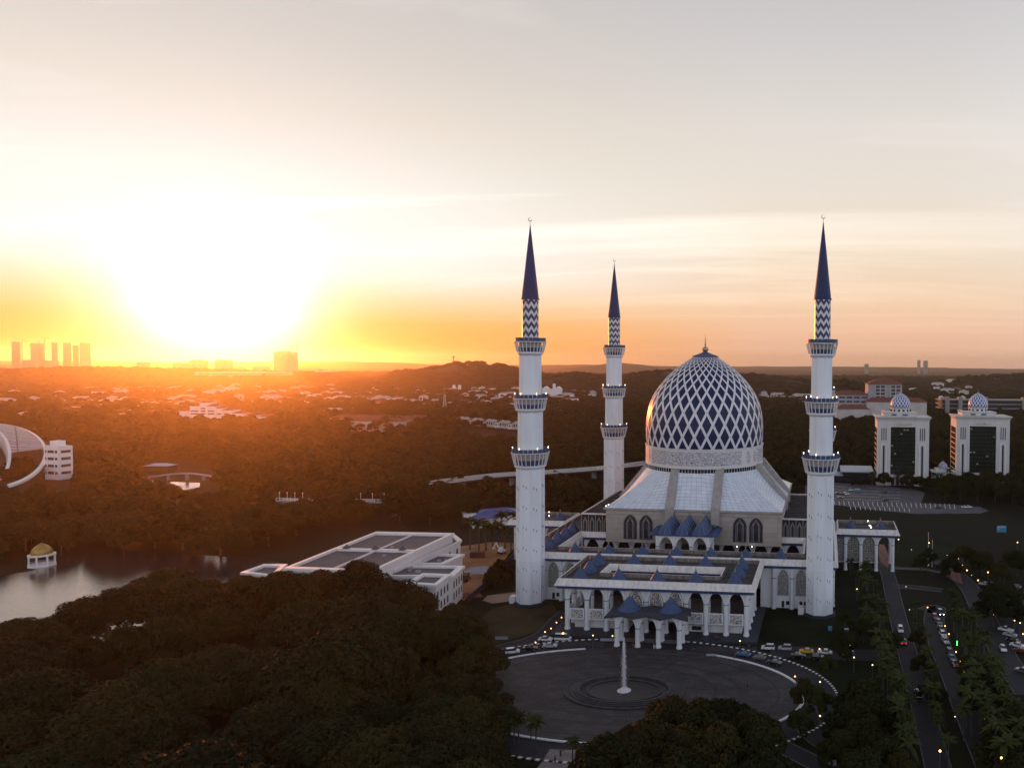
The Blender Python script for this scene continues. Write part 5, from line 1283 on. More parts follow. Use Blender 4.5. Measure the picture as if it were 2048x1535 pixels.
# --- the new white hall with grey roofs by the site
H0 = 13.0
def q3(px, py, z): p = at(px, py, z); return (p.x, p.y, z)
cx0 = at(760,1110,H0); WH = empty('white_hall', (cx0.x, cx0.y, 0), 0, 'new white building with flat grey roofs beside the construction site', 'building under construction')
def loc(P): return [(p[0]-cx0.x, p[1]-cx0.y, p[2]) for p in P]
A = at(487,1143,H0); A_ = A
P1, P2, P3, P4 = Vector(q3(752,1062,H0)), Vector(q3(905,1066,H0)), Vector(q3(745,1130,H0)), Vector(q3(575,1132,H0))
def wing(quad, z, zr, name='wing', pw=1.1, wins=0, base=0):
    """parapeted flat-roofed volume over a plan quadrilateral"""
    Q = [Vector((p[0]-cx0.x, p[1]-cx0.y)) for p in quad]; c = sum(Q, Vector((0,0)))/4
    I = [q+(c-q).normalized()*pw*1.6 for q in Q]; O = [q-(c-q).normalized()*.9 for q in Q]
    b = MB()
    for i in range(4):
        j = (i+1) % 4
        b.face([(*Q[i],base),(*Q[j],base),(*Q[j],z-1.2),(*Q[i],z-1.2)]); b.face([(*Q[i],z-1.2),(*Q[j],z-1.2),(*O[j],z-1.0),(*O[i],z-1.0)]); b.face([(*O[i],z-1.0),(*O[j],z-1.0),(*O[j],z),(*O[i],z)])
        b.face([(*O[i],z),(*O[j],z),(*I[j],z),(*I[i],z)]); b.face([(*I[i],z),(*I[j],z),(*I[j],zr),(*I[i],zr)])
    w = b.build(name, M_['paper'], WH); r = MB(); r.face([(*p, zr) for p in I]); r.build('roof', M_['slate'], w); return w, Q, I
def qp(*P, z): return [at(px, py, z) for px, py in P]
w1, Q, I = wing(qp((752,1063),(905,1066),(745,1140),(572,1134), z=16), 16, 15.0)
b = MB(); 
def lerp(a, b_, t): return a+(b_-a)*t
for t_ in (.5,): a, c = lerp(I[0],I[1],t_), lerp(I[3],I[2],t_); b.beam((*a,15.3),(*c,15.3),.5,.6)
a, c = lerp(I[0],I[3],.5), lerp(I[1],I[2],.5); b.beam((*a,15.5),(*c,15.5),1.4,1.0); b.build('roof_beam', M_['paper'], w1)
for t_ in (.12,.5,.85): k_ = MB(); p = lerp(a, c, t_); k_.pyramid(p.x, p.y, 1.2, 1.2, 16.0, 17.6); k_.build('roof_light', M_['slate'], w1)
w2, Q2, I2 = wing(qp((843,1106),(925,1108),(885,1126),(805,1126), z=11), 11, 10.2)
w3, Q3, I3 = wing(qp((800,1130),(925,1131),(905,1149),(760,1150), z=12), 12, 11.2)
w4, Q4, I4 = wing(qp((486,1143),(528,1128),(570,1128),(545,1150), z=12), 12, 11.2)
w5, Q5, I5 = wing(qp((846,1146),(898,1148),(872,1168),(815,1165), z=12.2), 12.2, 11.4)
w6, Q6, I6 = wing(qp((905,1066),(921,1080),(790,1138),(760,1128), z=12.6), 12.6, 12.0)
for w__, I__ in ((w1,I),(w2,I2),(w3,I3)):
    for q_ in range(7 if w__ is w1 else 3):
        fu, fv = rnd.uniform(.08,.92), rnd.uniform(.1,.9); p = lerp(lerp(I__[0],I__[1],fu), lerp(I__[3],I__[2],fu), fv); zr_ = 15.0 if w__ is w1 else (10.2 if w__ is w2 else 11.2); m = MB(); s_ = rnd.uniform(.4,.9); m.box(p.x-s_,p.x+s_,p.y-s_*.7,p.y+s_*.7,zr_,zr_+rnd.uniform(.5,1.1)); m.build('roof_vent', M_['wallgrey'], w__)
def windows_on(w, a, b_, z0, rows, n, hh=2.2):
    d = (b_-a); L = d.length; d.normalize(); nn = Vector((d.y, -d.x))
    for r in range(rows):
        for i in range(n):
            c = a+d*L*(i+.5)/n; m = MB(); o = nn*.05
            for s in (1,-1):
                p, q = c-d*.6+o*s, c+d*.6+o*s; m.face([(*p,z0+r*4.2),(*q,z0+r*4.2),(*q,z0+r*4.2+hh),(*(c+o*s),z0+r*4.2+hh+.6),(*p,z0+r*4.2+hh)])
            m.build('window', M_['dark'], w)
windows_on(w3, Q3[1], Q3[2], 2.5, 2, 4); windows_on(w2, Q2[1], Q2[2], 2.5, 1, 4); windows_on(w5, Q5[2], Q5[3], 2.5, 2, 3); windows_on(w6, Q6[1], Q6[2], 3, 2, 8)
windows_on(w5, Q5[1], Q5[2], 2.5, 2, 4)
# dark hoarding round the site
b = MB(); P = smooth_line([at(*p) for p in ((935,1205),(945,1197),(970,1175),(1000,1145),(1025,1118),(1034,1100))]); strip(b, P, -.1, .1, 0, 2.6); tag(b.build('site_hoarding', M_['plinth']), 'long dark hoarding fence on the right side of the construction site', 'fence')
# --- curved arena building at the left edge
ac = CAM+FL_*545+Vector((RT.x,RT.y,0))*-572
ARZ = facing(-22)
AR = empty('curved_building', (ac.x, ac.y, 0), ARZ, 'round ring-shaped building with a tilted white rim cut off by the left edge', 'arena')
def pt(rx, ry, a, dz=0): return (rx*math.cos(a), ry*math.sin(a), max(.5, 18.5+16.5*math.sin(a)+dz))
def ringband(name, m, r0, r1, d0, d1, a0, a1, skirt=0):
    b = MB(); n = 48
    for i in range(n):
        a, c = R_(a0+(a1-a0)*i/n), R_(a0+(a1-a0)*(i+1)/n)
        b.face([pt(*r0,a,d0),pt(*r0,c,d0),pt(*r1,c,d1),pt(*r1,a,d1)])
        if skirt:
            p, q = pt(*r0,a,d0), pt(*r0,c,d0); b.face([(p[0],p[1],max(0,p[2]-skirt)),(q[0],q[1],max(0,q[2]-skirt)),q,p]); p, q = pt(*r1,a,d1), pt(*r1,c,d1); b.face([(p[0],p[1],max(0,p[2]-skirt)),(q[0],q[1],max(0,q[2]-skirt)),q,p])
    return b.build(name, m, AR)
ringband('outer_rim', M_['paper'], (30,80), (28,75.5), 0, .6, -75, 185, 1.6)
ringband('roof', joint_mat('arena_roof_sheets', (.46,.40,.41), (.13,.10,.10), 14, 4.4, .4, .5), (28,75.5), (10,31), .2, -1.5, 2, 178)
ringband('inner_rim', M_['paper'], (10.5,32), (8.8,28), -1, -.6, -70, 185, 1.8)
ringband('inner_wall', M_['wallwarm'], (8.8,28), (8,26), -2.6, -4.5, -20, 185, 6)
b = MB(); n = 40
for i in range(n):
    a, c = R_(-10+195*i/n), R_(-10+195*(i+1)/n); p, q = pt(28.6,76.5,a,-1.8), pt(28.6,76.5,c,-1.8); b.face([(p[0],p[1],0),(q[0],q[1],0),q,p])
b.build('outer_wall', M_['wallwarm'], AR)
for i in range(6):
    a = R_(-65+22*i); q = (20*math.cos(a), 52*math.sin(a)); w_ = Matrix.Rotation(ARZ,3,'Z') @ Vector((*q,0)); tree(MED[i % 3], ac.x+w_.x, ac.y+w_.y, .9, 'dark tree in the garden inside the ring-shaped building', 'garden trees of the ring-shaped building')
WB = empty('white_office_block', (*at(117,957)[:2], 0), YAW-.25, 'white five-storey block with strip windows beside the curved building', 'office block')
b = MB(); b.box(-7,7,-4,5,0,24.5); b.box(-6.5,0,-1,5,24.5,28); b.build('wall', M_['paper'], WB)
for r in range(4):
    for x0, x1 in ((-6.3,-5.3),(-3.8,2.2),(3.4,5.6)): w = MB(); w.box(x0,x1,-4.15,-3.98,4+r*5.2,5.9+r*5.2); w.build('strip_window', M_['dark'], WB)
    w = MB(); w.box(6.98,7.12,-2.5,3.5,4+r*5.2,5.9+r*5.2); w.build('strip_window', M_['dark'], WB)
w = MB(); w.box(-7.2,7.2,-4.2,-3.8,24.5,25.2); w.build('roof_edge', M_['paper'], WB)
CLEAR.append([tuple(at(*q)[:2]) for q in ((-120,1025),(160,1005),(175,960),(150,930),(-120,930))])
# golden-domed gazebo on the lake
g = at(84,1130); CLEAR.append([(g.x-22,g.y-30),(g.x+22,g.y-30),(g.x+22,g.y+16),(g.x-22,g.y+16)]); GZ = empty('lake_gazebo', (g.x, g.y, 0), YAW, 'white open gazebo with a golden dome standing in the lake', 'gazebo'); GZ.scale = (.74,.74,.74)
b = MB(); b.lathe([(6.6,-.5),(6.6,.9),(6.2,1.0)], 8, ph=R_(22.5)); b.build('deck', M_['paper'], GZ)
for i in range(8):
    a = R_(22.5)+i*math.pi/4; b = MB(); b.lathe([(.42,.9),(.42,6.6)], 8); b.build('column', M_['paper'], GZ, (5.9*math.cos(a), 5.9*math.sin(a), 0))
b = MB(); b.lathe([(6.5,5.9),(6.6,6.0),(6.6,6.7),(4.9,6.9)], 8, ph=R_(22.5)); b.build('ring_beam', M_['paper'], GZ)
b = MB(); b.lathe([(4.7,6.7),(4.95,7.8),(4.5,9.4),(3.3,11.0),(1.7,12.2),(.2,13.2)], 24); b.build('golden_dome', mat('gold_leaf', (.42,.27,.08), .45, metal=.7), GZ, smooth=True)
b = MB()
for i in range(8):
    a = R_(22.5)+i*math.pi/4; c_ = R_(22.5)+(i+1)*math.pi/4; b.tube((5.9*math.cos(a),5.9*math.sin(a),2.0),(5.9*math.cos(c_),5.9*math.sin(c_),2.0),.08,4); b.tube((5.9*math.cos(a),5.9*math.sin(a),1.5),(5.9*math.cos(c_),5.9*math.sin(c_),1.5),.08,4)
b.build('railing', M_['paper'], GZ)
# arched footbridge by the pond, glowing pond-side pavilion
t = empty('footbridge', (*at(368,950,4)[:2], 0), YAW, 'long low curved footbridge over the sunlit pond', 'footbridge')
b = MB(); P = [(-26+52*i/20, 3*math.sin(math.pi*i/20), 2.2+2.6*math.sin(math.pi*i/20)) for i in range(21)]
for i in range(20): b.beam(P[i], P[i+1], 3.0, .6)
b.build('deck', M_['wallgrey'], t); b = MB()
for i in range(20): b.beam((P[i][0],P[i][1]-1.5,P[i][2]+1),(P[i+1][0],P[i+1][1]-1.5,P[i+1][2]+1),.15,.15); b.beam((P[i][0],P[i][1]-1.5,P[i][2]),(P[i][0],P[i][1]-1.5,P[i][2]+1),.12,.12)
b.build('railing', M_['wallgrey'], t)
for i in (5,10,15): b = MB(); b.box(P[i][0]-.5,P[i][0]+.5,P[i][1]-1,P[i][1]+1,-.5,P[i][2]); b.build('pier', M_['wallgrey'], t)
for px, py, w_, lab, rf in ((322,940,9,'glass-fronted pavilion catching the low sun beside the pond','paleroof'),(283,972,6,'small brown-roofed hut at the left end of the footbridge','redroof'),(655,975,7,'small pale-roofed kiosk among trees in the middle left','paleroof'),(628,1010,2.2,'small white water tank on legs among the trees above the white hall','paleroof')):
    p = at(px, py); t = empty('park_pavilion', (p.x, p.y, 0), YAW, lab, 'pavilion'); b = MB(); b.box(-w_,w_,-w_*.5,w_*.5,0,4); b.build('wall', M_['sideglass'] if px == 322 else M_['wallwarm'], t); b = MB(); hip(b,-w_,w_,-w_*.5,w_*.5,4,1.8,.8); b.build('roof', M_[rf], t)
    CLEAR.append([(p.x-14,p.y-34),(p.x+14,p.y-34),(p.x+14,p.y+8),(p.x-14,p.y+8)])
CLEAR.append([tuple(at(*q)[:2]) for q in ((275,1018),(450,1018),(450,930),(370,918),(285,918))])
# viaduct between the minarets
VP_ = smooth_line([at(*p, 7.5) for p in ((860,968),(905,961),(1000,950),(1100,944),(1215,935),(1300,925))])
V = empty('viaduct', (0,0,0), 0, 'concrete road viaduct passing behind the left minarets', 'viaduct')
b = MB(); strip(b, VP_, -7, 7, 6.3, 7.4); b.build('deck', M_['asphalt'], V)
for s in (-7,0,6.8): b = MB(); strip(b, VP_, s, s+.25, 7.4, 8.4); b.build('parapet', M_['wallwarm'], V)
for i in range(2, len(VP_), 4): b = MB(); p = VP_[i]; b.box(p.x-.9,p.x+.9,p.y-3,p.y+3,-.5,6.3); b.build('pier', M_['concrete'], V)
CLEAR.append([tuple(p[:2]) for p in offset_line(VP_, 9)]+[tuple(p[:2]) for p in reversed(offset_line(VP_, -46))])
# two low bridges with lamp posts in the middle woods
for x0, x1, py, lab in ((560,618,999,'low balustraded bridge with lamps in the woods, left one'),(718,806,1001,'low balustraded bridge with lamps in the woods, right one')):
    a, c_ = at(x0, py, 8.0), at(x1, py+2, 8.0); a.z = c_.z = 0; m_ = (a+c_)/2; t = empty('park_bridge', (m_.x, m_.y, 0), math.atan2(c_.y-a.y, c_.x-a.x), lab, 'bridge', 'park bridges'); L = (c_-a).length/2
    b = MB(); b.box(-L,L,-3,3,7.4,8.2); b.build('deck', M_['wallgrey'], t); b = MB(); n_ = int(L*2/2.2)
    for i in range(n_+1): x = -L+2*L*i/n_; b.box(x-.12,x+.12,-3,-2.8,8.2,9.6)
    b.box(-L,L,-3,-2.8,9.5,9.75); b.build('balustrade', M_['paper'], t)
    for i in range(4):
        x = -L*.8+L*1.6*i/3; b = MB(); b.tube((x,-2.6,8.2),(x,-2.6,12.5),.1,5); b.lathe([(.25,12.5),(.35,12.8),(.1,13.2)], 6, x, -2.6); b.build('lamp_post', M_['paper'], t)
    for x in (-L*.6, L*.6): b = MB(); b.box(x-1,x+1,-2,2,-.3,7.4); b.build('pier', M_['wallgrey'], t)
    CLEAR.append([(m_.x-L-3,m_.y-9),(m_.x+L+3,m_.y-9),(m_.x+L+3,m_.y+8),(m_.x-L-3,m_.y+8)])
# ------------------------------------------------------------ fountain
F_ = empty('fountain', (PC[0]+.7, PC[1]-1.0, 0.14), 0, 'round stepped fountain with one tall white jet in the middle of the plaza', 'fountain')
def ring_mb(steps, sy=.64, n=72):
    b = MB()
    for k in range(len(steps)-1):
        (r0, z0), (r1, z1) = steps[k], steps[k+1]
        for i in range(n):
            a, c = 2*math.pi*i/n, 2*math.pi*(i+1)/n
            b.face([(r0*math.cos(a),r0*sy*math.sin(a),z0),(r0*math.cos(c),r0*sy*math.sin(c),z0),(r1*math.cos(c),r1*sy*math.sin(c),z1),(r1*math.cos(a),r1*sy*math.sin(a),z1)])
    return b
M_['step'] = mat('fountain_stone', (.045,.043,.046), .65, var=.35, scale=.5)
ring_mb([(16.6,.02),(16.6,.36),(16.0,.36),(16.0,.26),(14.9,.26),(14.9,.5),(14.0,.5),(14.0,.74),(13.1,.74),(13.1,.98),(12.2,.98),(12.2,.2),(10.4,.2),(10.4,.55),(9.7,.55),(9.7,.1)]).build('steps', M_['step'], F_)
b = MB(); b.face([(9.8*math.cos(2*math.pi*i/60), 9.8*.64*math.sin(2*math.pi*i/60), .3) for i in range(60)]); b.build('pool_water', mat('pool_water', (.012,.012,.014), .35, var=.5, scale=.6, spec=.35), F_)
r = random.Random(3); b = MB()
def plume(h): return .34+.62*(1-h/14.4)**1.1*(.4+.6*math.sin(math.pi*min(1, .15+h/14.4*.85)))
for _ in range(2600):
    h = 14.4*(r.random()**.85); w = plume(h)*(.55 if h > 13 else 1); a = r.uniform(0, 6.28); d = w*abs(r.gauss(0,.55)); L = r.uniform(.1,.42); s = r.uniform(.02,.055)
    x, y = d*math.cos(a)-.3*h/14.4*.4, d*math.sin(a)
    b.face([(x-s,y,h),(x,y-s,h-L*.2),(x+s,y,h),(x,y+s,h+L)]); b.face([(x,y-s,h),(x+s,y,h-L),(x,y+s,h),(x-s,y,h)])
b.lathe([(.42,.2),(.3,3),(.22,8),(.14,12.5),(.03,14.2)], 10)
wm = mat('falling_water', (.80,.76,.76), .3, var=.05); N_, L_, b_ = nodes_of(wm); b_.inputs['Alpha'].default_value = .75
b.build('water_jet', wm, F_, (0,0,.3))
b = MB(); b.lathe([(.05,0),(1.9,.0),(1.3,.35),(.8,.75),(.4,1.0)], 18); b.build('foam', wm, F_, (0,0,.31))
# ------------------------------------------------------------ vehicles
def paint_mat(n, c): 
    m = mat('car_paint_'+n, c, .25, var=.02, spec=.6); nodes_of(m)[2].inputs['Coat Weight'].default_value = .6; return m
PAINT = {n: paint_mat(n, c) for n, c in dict(white=(.75,.76,.78), silver=(.42,.43,.46), black=(.015,.015,.018), blue=(.05,.12,.28), yellow=(.75,.42,.03), red=(.15,.02,.02), grey=(.12,.12,.13), teal=(.04,.22,.30)).items()}
M_['tyre'] = mat('tyre', (.015,.015,.015), .8); M_['rim'] = mat('wheel_rim', (.4,.4,.42), .3, metal=.7)
M_['head'] = mat('headlight_glass', (.8,.8,.8), .1); M_['tail'] = mat('tail_light', (.35,.01,.01), .2); M_['headon'] = mat('lit_headlight', (1,.9,.7), .1, emit=((1,.88,.65),12)); M_['tailon'] = mat('lit_tail_light', (.8,.02,.02), .2, emit=((1,.03,.05),2))
PROF = {'sedan': ([(-2.2,.35),(-2.25,.75),(-2.1,.95),(-1.3,1.02),(1.0,1.0),(2.0,.85),(2.25,.6),(2.2,.35)], [(-1.45,1.0),(-.85,1.42),(.35,1.45),(1.05,1.0)]),
 'hatch': ([(-1.85,.35),(-1.9,.85),(-1.8,1.0),(.95,1.0),(1.75,.85),(1.9,.6),(1.85,.35)], [(-1.75,1.0),(-1.45,1.5),(.25,1.5),(.95,1.0)]),
 'mpv': ([(-2.05,.35),(-2.1,.9),(-2.0,1.1),(1.1,1.08),(2.0,.9),(2.1,.6),(2.05,.35)], [(-2.0,1.1),(-1.8,1.7),(.4,1.72),(1.2,1.08)]),
 'van': ([(-2.6,.4),(-2.65,1.1),(2.0,1.15),(2.5,1.0),(2.6,.5),(2.55,.4)], [(-2.62,1.1),(-2.55,2.15),(1.3,2.15),(2.05,1.15)]),
 'pickup': ([(-2.6,.45),(-2.6,1.05),(-.4,1.05),(1.2,1.08),(2.4,.95),(2.6,.6),(2.55,.45)], [(-.5,1.05),(-.3,1.72),(.6,1.74),(1.25,1.08)])}
def extr(mb, prof, w0, w1=None, m=0):
    w1 = w0 if w1 is None else w1; n = len(mb.v); k = len(prof); zm = max(p[1] for p in prof); z0 = min(p[1] for p in prof)
    for s in (-1,1):
        for x, z in prof: t = (z-z0)/(zm-z0); w = w0+(w1-w0)*t; mb.v.append((x, s*w, z))
    for i in range(k): j = (i+1) % k; mb.f.append((n+i,n+j,n+k+j,n+k+i)); mb.m.append(m)
    mb.f.append(tuple(n+i for i in range(k))); mb.m.append(m); mb.f.append(tuple(n+k+k-1-i for i in range(k))); mb.m.append(m)
_carc = {}
def car(px, py, heading, kind, col, label, head=False, tail=False, group=None, z=.05, dxy=None, name='car'):
    p = at(px, py) if dxy is None else dxy; t = empty('parked_car' if not (head or tail) else 'car', (p[0], p[1], z), heading, label, 'van' if kind == 'van' else ('pickup truck' if kind == 'pickup' else 'car'), group)
    body, cab = PROF[kind]; key = (kind, col)
    if key not in _carc:
        b = MB(); extr(b, body, .9, .86); extr(b, [(x*.97, z_+.02) for x, z_ in cab[1:3]]+[(cab[2][0]*.97, cab[2][1]+.07), (cab[1][0]*.97, cab[1][1]+.07)], .66, .62)
        for x, z_ in (cab[0], cab[1], cab[2], cab[3]): pass
        b1 = b; g = MB(); extr(g, cab, .82, .66)
        def M2(mb, nm, ms):
            me = bpy.data.meshes.new(nm); me.from_pydata(mb.v, [], mb.f)
            for m in ms: me.materials.append(m)
            me.polygons.foreach_set('material_index', mb.m); return me
        w = MB(); w.tube((0,-.11,0),(0,.11,0),.33,12); rm = MB(); rm.tube((0,-.13,0),(0,.13,0),.19,8)
        _carc[key] = (M2(b1,'body',[PAINT[col]]), M2(g,'windows',[M_['glass']]), M2(w,'wheel',[M_['tyre']]), M2(rm,'rim',[M_['rim']]))
    me = _carc[key]
    def put(nm, m, par, loc=(0,0,0)):
        o = bpy.data.objects.new(nm, m); COL.objects.link(o); o.parent = par; o.location = loc; return o
    put('body', me[0], t); put('windows', me[1], t); fx = body[-1][0]*.62; bx = body[0][0]*.62
    for x in (fx, bx):
        for s in (-1,1): w = put('wheel', me[2], t, (x, s*.82, .33)); put('rim', me[3], w)
    for s in (-1,1):
        b = MB(); X = max(q[0] for q in body); b.box(X-.12,X+.03,s*.62-.16,s*.62+.16,.58,.74); b.build('headlight', M_['headon' if head else 'head'], t)
        b = MB(); X = min(q[0] for q in body); b.box(X-.03,X+.1,s*.66-.14,s*.66+.14,.68,.86); b.build('tail_light', M_['tailon' if tail else 'tail'], t)
    return t
GC1 = 'cars parked round the left of the plaza'; GC2 = 'cars parked on the front road right of the porch'; GC3 = 'cars standing on the curved avenue'; GC4 = 'cars in the car park at the right edge'; GC5 = 'cars in the far car park'
car(1091,1281,0.05,'sedan','white','white saloon car beside the white van left of the porch',group=GC1)
vn = car(1126,1280,0.0,'van','white','white van with an orange beacon on its roof left of the porch',group=GC1)
b = MB(); b.box(-.2,.2,-.3,.3,2.24,2.42); b.build('beacon', mat('amber_beacon', (.9,.4,.05), .3, emit=((1,.42,.05),8)), vn)
car(1100,1294,.15,'sedan','silver','silver saloon car on the ring road below the white van',group=GC1)
car(1060,1299,.2,'sedan','black','black car on the ring road between a silver car and a white estate',group=GC1)
car(1025,1306,.35,'mpv','white','white estate car on the ring road at the left, behind the black car',group=GC1)
car(930,1334,.6,'sedan','white','white car half hidden by trees at the far left of the ring road',group=GC1)
car(1536,1298,math.pi+.02,'mpv','white','white people carrier, first in the row right of the porch',group=GC2)
car(1570,1299,math.pi,'mpv','silver','silver people carrier with one lit lamp, second in the row right of the porch',group=GC2)
car(1613,1305,math.pi-.03,'sedan','yellow','yellow taxi in the parked row right of the porch',group=GC2)
car(1650,1307,math.pi,'sedan','white','white saloon parked right of the yellow taxi',group=GC2)
car(1698,1311,math.pi,'hatch','blue','dark blue hatchback at the right end of the parked row',group=GC2)
car(1487,1311,math.pi-.25,'sedan','blue','light blue car on the ring road nearest the porch',group=GC2)
car(1519,1318,math.pi-.3,'hatch','grey','dark grey car on the ring road between a light blue and a black car',group=GC2)
car(1549,1328,math.pi-.4,'sedan','black','black car on the ring road at the upper right of the plaza',group=GC2)
car(1596,1314,0,'sedan','black','black car in the lane in front of the yellow taxi',group=GC2)
car(1636,1317,0,'hatch','black','black hatchback in the lane in front of the white saloon',group=GC2)
car(1801,1262,-math.pi/2-.03,'mpv','white','white car on the palm avenue just ahead of the red one')
car(1807,1286,-math.pi/2-.03+math.pi,'sedan','red','red car with lit tail lights on the palm avenue',tail=True)
car(1837,1390,-math.pi/2+.02+math.pi,'mpv','white','white car alone further down the palm avenue')
for i, (px, py, c, k) in enumerate(((1881,1228,'blue','mpv'),(1870,1236,'red','hatch'),(1877,1246,'grey','sedan'),(1882,1260,'black','sedan'),(1886,1271,'white','hatch'),(1891,1284,'silver','sedan'),(1900,1308,'black','mpv'),(1904,1319,'teal','sedan'),(1909,1330,'red','sedan'))):
    car(px, py, -math.pi/2+.1, k, c, ['dark blue car with lit headlights at the head of the queue on the curved avenue','red hatchback beside the head of the queue on the curved avenue','grey saloon third in the queue on the curved avenue','black saloon in the queue on the curved avenue, behind the grey one','white hatchback in the queue on the curved avenue','silver saloon behind the white hatchback on the curved avenue','black people carrier standing apart down the curved avenue','teal car behind the black people carrier on the curved avenue','dark red car last in the line on the curved avenue'][i], head=(i in (0,)), group=GC3)
for i, (px, py, c, k) in enumerate(((2012,1262,'white','pickup'),(2020,1272,'silver','sedan'),(2027,1284,'black','sedan'),(2034,1293,'white','sedan'),(2042,1304,'red','sedan'),(2006,1300,'white','hatch'),(2046,1344,'grey','sedan'),(1969,1170,'silver','sedan'),(1982,1171,'white','hatch'),(2031,1176,'grey','mpv'),(2041,1190,'black','sedan'))):
    car(px, py, 2.6 if i != 5 else -1.6, k, c, ['white pickup at the top of the slanted car row by the right edge','silver car second in the slanted row by the right edge','black car in the slanted row by the right edge','white saloon in the slanted row by the right edge','dark red car last in the slanted row by the right edge','white hatchback driving beside the slanted car row','grey car at the very right edge below the slanted row','silver car at the top of the right hand car park','white hatchback beside the silver car at the top of the car park','grey people carrier near a round tree at the right edge','black saloon near the right edge behind the round tree'][i], group=GC4)
for i, (px, py, c, k, h) in enumerate(((1675,988,'black','sedan',0),(1684,989,'black','hatch',0),(1692,989,'white','mpv',1),(1681,996,'grey','sedan',0),(1702,981,'white','hatch',0),(1717,984,'teal','van',0),(1770,985,'black','sedan',0),(1764,993,'grey','sedan',0),(1771,1001,'black','sedan',0),(1786,985,'blue','hatch',0),(1876,1016,'black','sedan',0),(1930,1015,'white','sedan',0),(1938,1015,'white','hatch',0))):
    car(px, py, .1, k, c, ['black saloon at the left of the far car park','black hatchback in the far car park beside the lit white car','white car with bright headlights in the far car park','grey car below the black ones in the far car park','white hatchback near the top of the far car park','teal van in the far car park','black saloon alone in the middle of the far car park','grey saloon in the middle of the far car park','black car at the lower edge of the far car park','blue hatchback at the upper right of the far car park','black car by the bays below the twin office blocks','white saloon at the right tip of the far car park','white hatchback at the right tip of the far car park'][i], head=bool(h), group=GC5)
for i in range(7):
    f = (i+.5)/7; j = int(f*(len(VP_)-1)); p = VP_[j]; a = math.atan2(VP_[min(j+1,len(VP_)-1)].y-p.y, VP_[min(j+1,len(VP_)-1)].x-p.x)
    car(0,0,a,'sedan' if i % 2 else 'hatch',('white','grey','white','silver','black','white','silver')[i],'small car driving over the viaduct behind the left minarets',group='cars on the viaduct',z=7.42,dxy=(p.x, p.y-3))
# motorcycle
p = at(1498,1294); t = empty('motorcycle', (p.x, p.y, .05), .1, 'parked motorcycle on the road edge right of the porch', 'motorcycle')
for x in (-.65,.65): b = MB(); b.tube((x,-.05,.3),(x,.05,.3),.3,12); b.build('wheel', M_['tyre'], t)
b = MB(); b.beam((-.5,0,.55),(.35,0,.6),.25,.35); b.tube((.65,0,.3),(.4,0,.95),.05,5); b.build('frame', PAINT['grey'], t); b = MB(); b.box(-.6,.0,-.13,.13,.72,.84); b.build('seat', M_['black'], t); b = MB(); b.tube((.4,-.35,.98),(.4,.35,.98),.03,5); b.build('handlebar', M_['rim'], t)
# ------------------------------------------------------------ street lamps
M_['globe'] = mat('sodium_globe', (1,.75,.4), .4, emit=((1.0,.50,.16),5)); M_['globew'] = mat('pale_globe', (1,.9,.7), .4, emit=((1.0,.74,.42),3)); M_['pole'] = mat('lamp_pole', (.10,.10,.11), .5)
def lamp_proto(h, r, m, nm='street_lamp'):
    b = MB(); b.lathe([(.14,0),(.14,.4),(.07,.5),(.05,h)], 6); me1 = bpy.data.meshes.new('pole'); me1.from_pydata(b.v, [], b.f); me1.materials.append(M_['pole'])
    b = MB(); b.lathe([(r*.3,0),(r,r*.7),(r,r*1.3),(r*.3,r*2)], 8); me2 = bpy.data.meshes.new('globe'); me2.from_pydata(b.v, [], b.f); me2.materials.append(m); return me1, me2, h
LP = [lamp_proto(4.2,.19,M_['globe']), lamp_proto(1.1,.12,M_['globew']), lamp_proto(6.5,.26,M_['globe'])]
def lamp(px, py, k, label, group):
    me1, me2, h = LP[k]; p = at(px, py, h); t = empty('street_lamp' if k != 1 else 'garden_light', (p.x, p.y, 0), 0, label, 'street lamp' if k != 1 else 'garden light', group)
    for nm, me, z in (('pole', me1, 0), ('globe', me2, h)): o = bpy.data.objects.new(nm, me); COL.objects.link(o); o.parent = t; o.location = (0,0,z)
for px, py in ((1797,1079),(1858,1086),(2009,1133),(1976,1145),(1956,1161),(1934,1141),(1968,1437),(2036,1467),(2003,1517),(1880,1503),(1698,1516),(2035,1085),(1928,1343)): lamp(px, py, 2, 'tall street lamp glowing orange among the trees right of the mosque', 'tall orange street lamps')
for px, py in ((1890,1252),(1898,1268),(1912,1304),(1920,1323),(1948,1215),(1979,1205),(1984,1221),(1988,1229),(1813,1453),(1808,1424),(1803,1404),(1794,1351),(1763,1204),(1714,1178),(1708,1315),(1639,1298),(1480,1282),(1640,1432),(2029,1241),(2040,1246),(2046,1268),(1640,1364),(1590,1353),(1745,1330),(1855,1215),(1833,1245)): lamp(px, py, 0, 'short glowing post lamp along the avenues and lawns on the right', 'short post lamps on the right')
for px, py in ((1823,1099),(1894,1110),(1905,1117),(1917,1117),(1911,1126),(1990,1127),(1857,1129),(1819,1219),(1827,1243),(1833,1270),(1843,1301),(1855,1334),(1866,1372),(1880,1414),(1910,1433),(1812,1173),(1762,1264),(1700,1290),(1925,1130),(1943,1150)): lamp(px, py, 1, 'tiny garden light in the grass strips on the right', 'garden lights on the right')
for px, py in ((1123,1235),(1113,1245),(1102,1257),(1090,1264),(1071,1285),(1186,1271),(1225,1272),(1007,1473),(1151,1490)): lamp(px, py, 0, 'small glowing lamp along the left road and lower rim of the plaza', 'lamps left of the plaza')
for i, (px, py) in enumerate(((225,995),(169,1000),(283,1000),(664,1001),(1745,1088))): lamp(px, py, 0, 'lone glowing lamp among the woods left of the lake bridges' if i < 4 else 'glowing lamp beside the right wing of the mosque', 'lone lamps in the woods' if i < 4 else None)
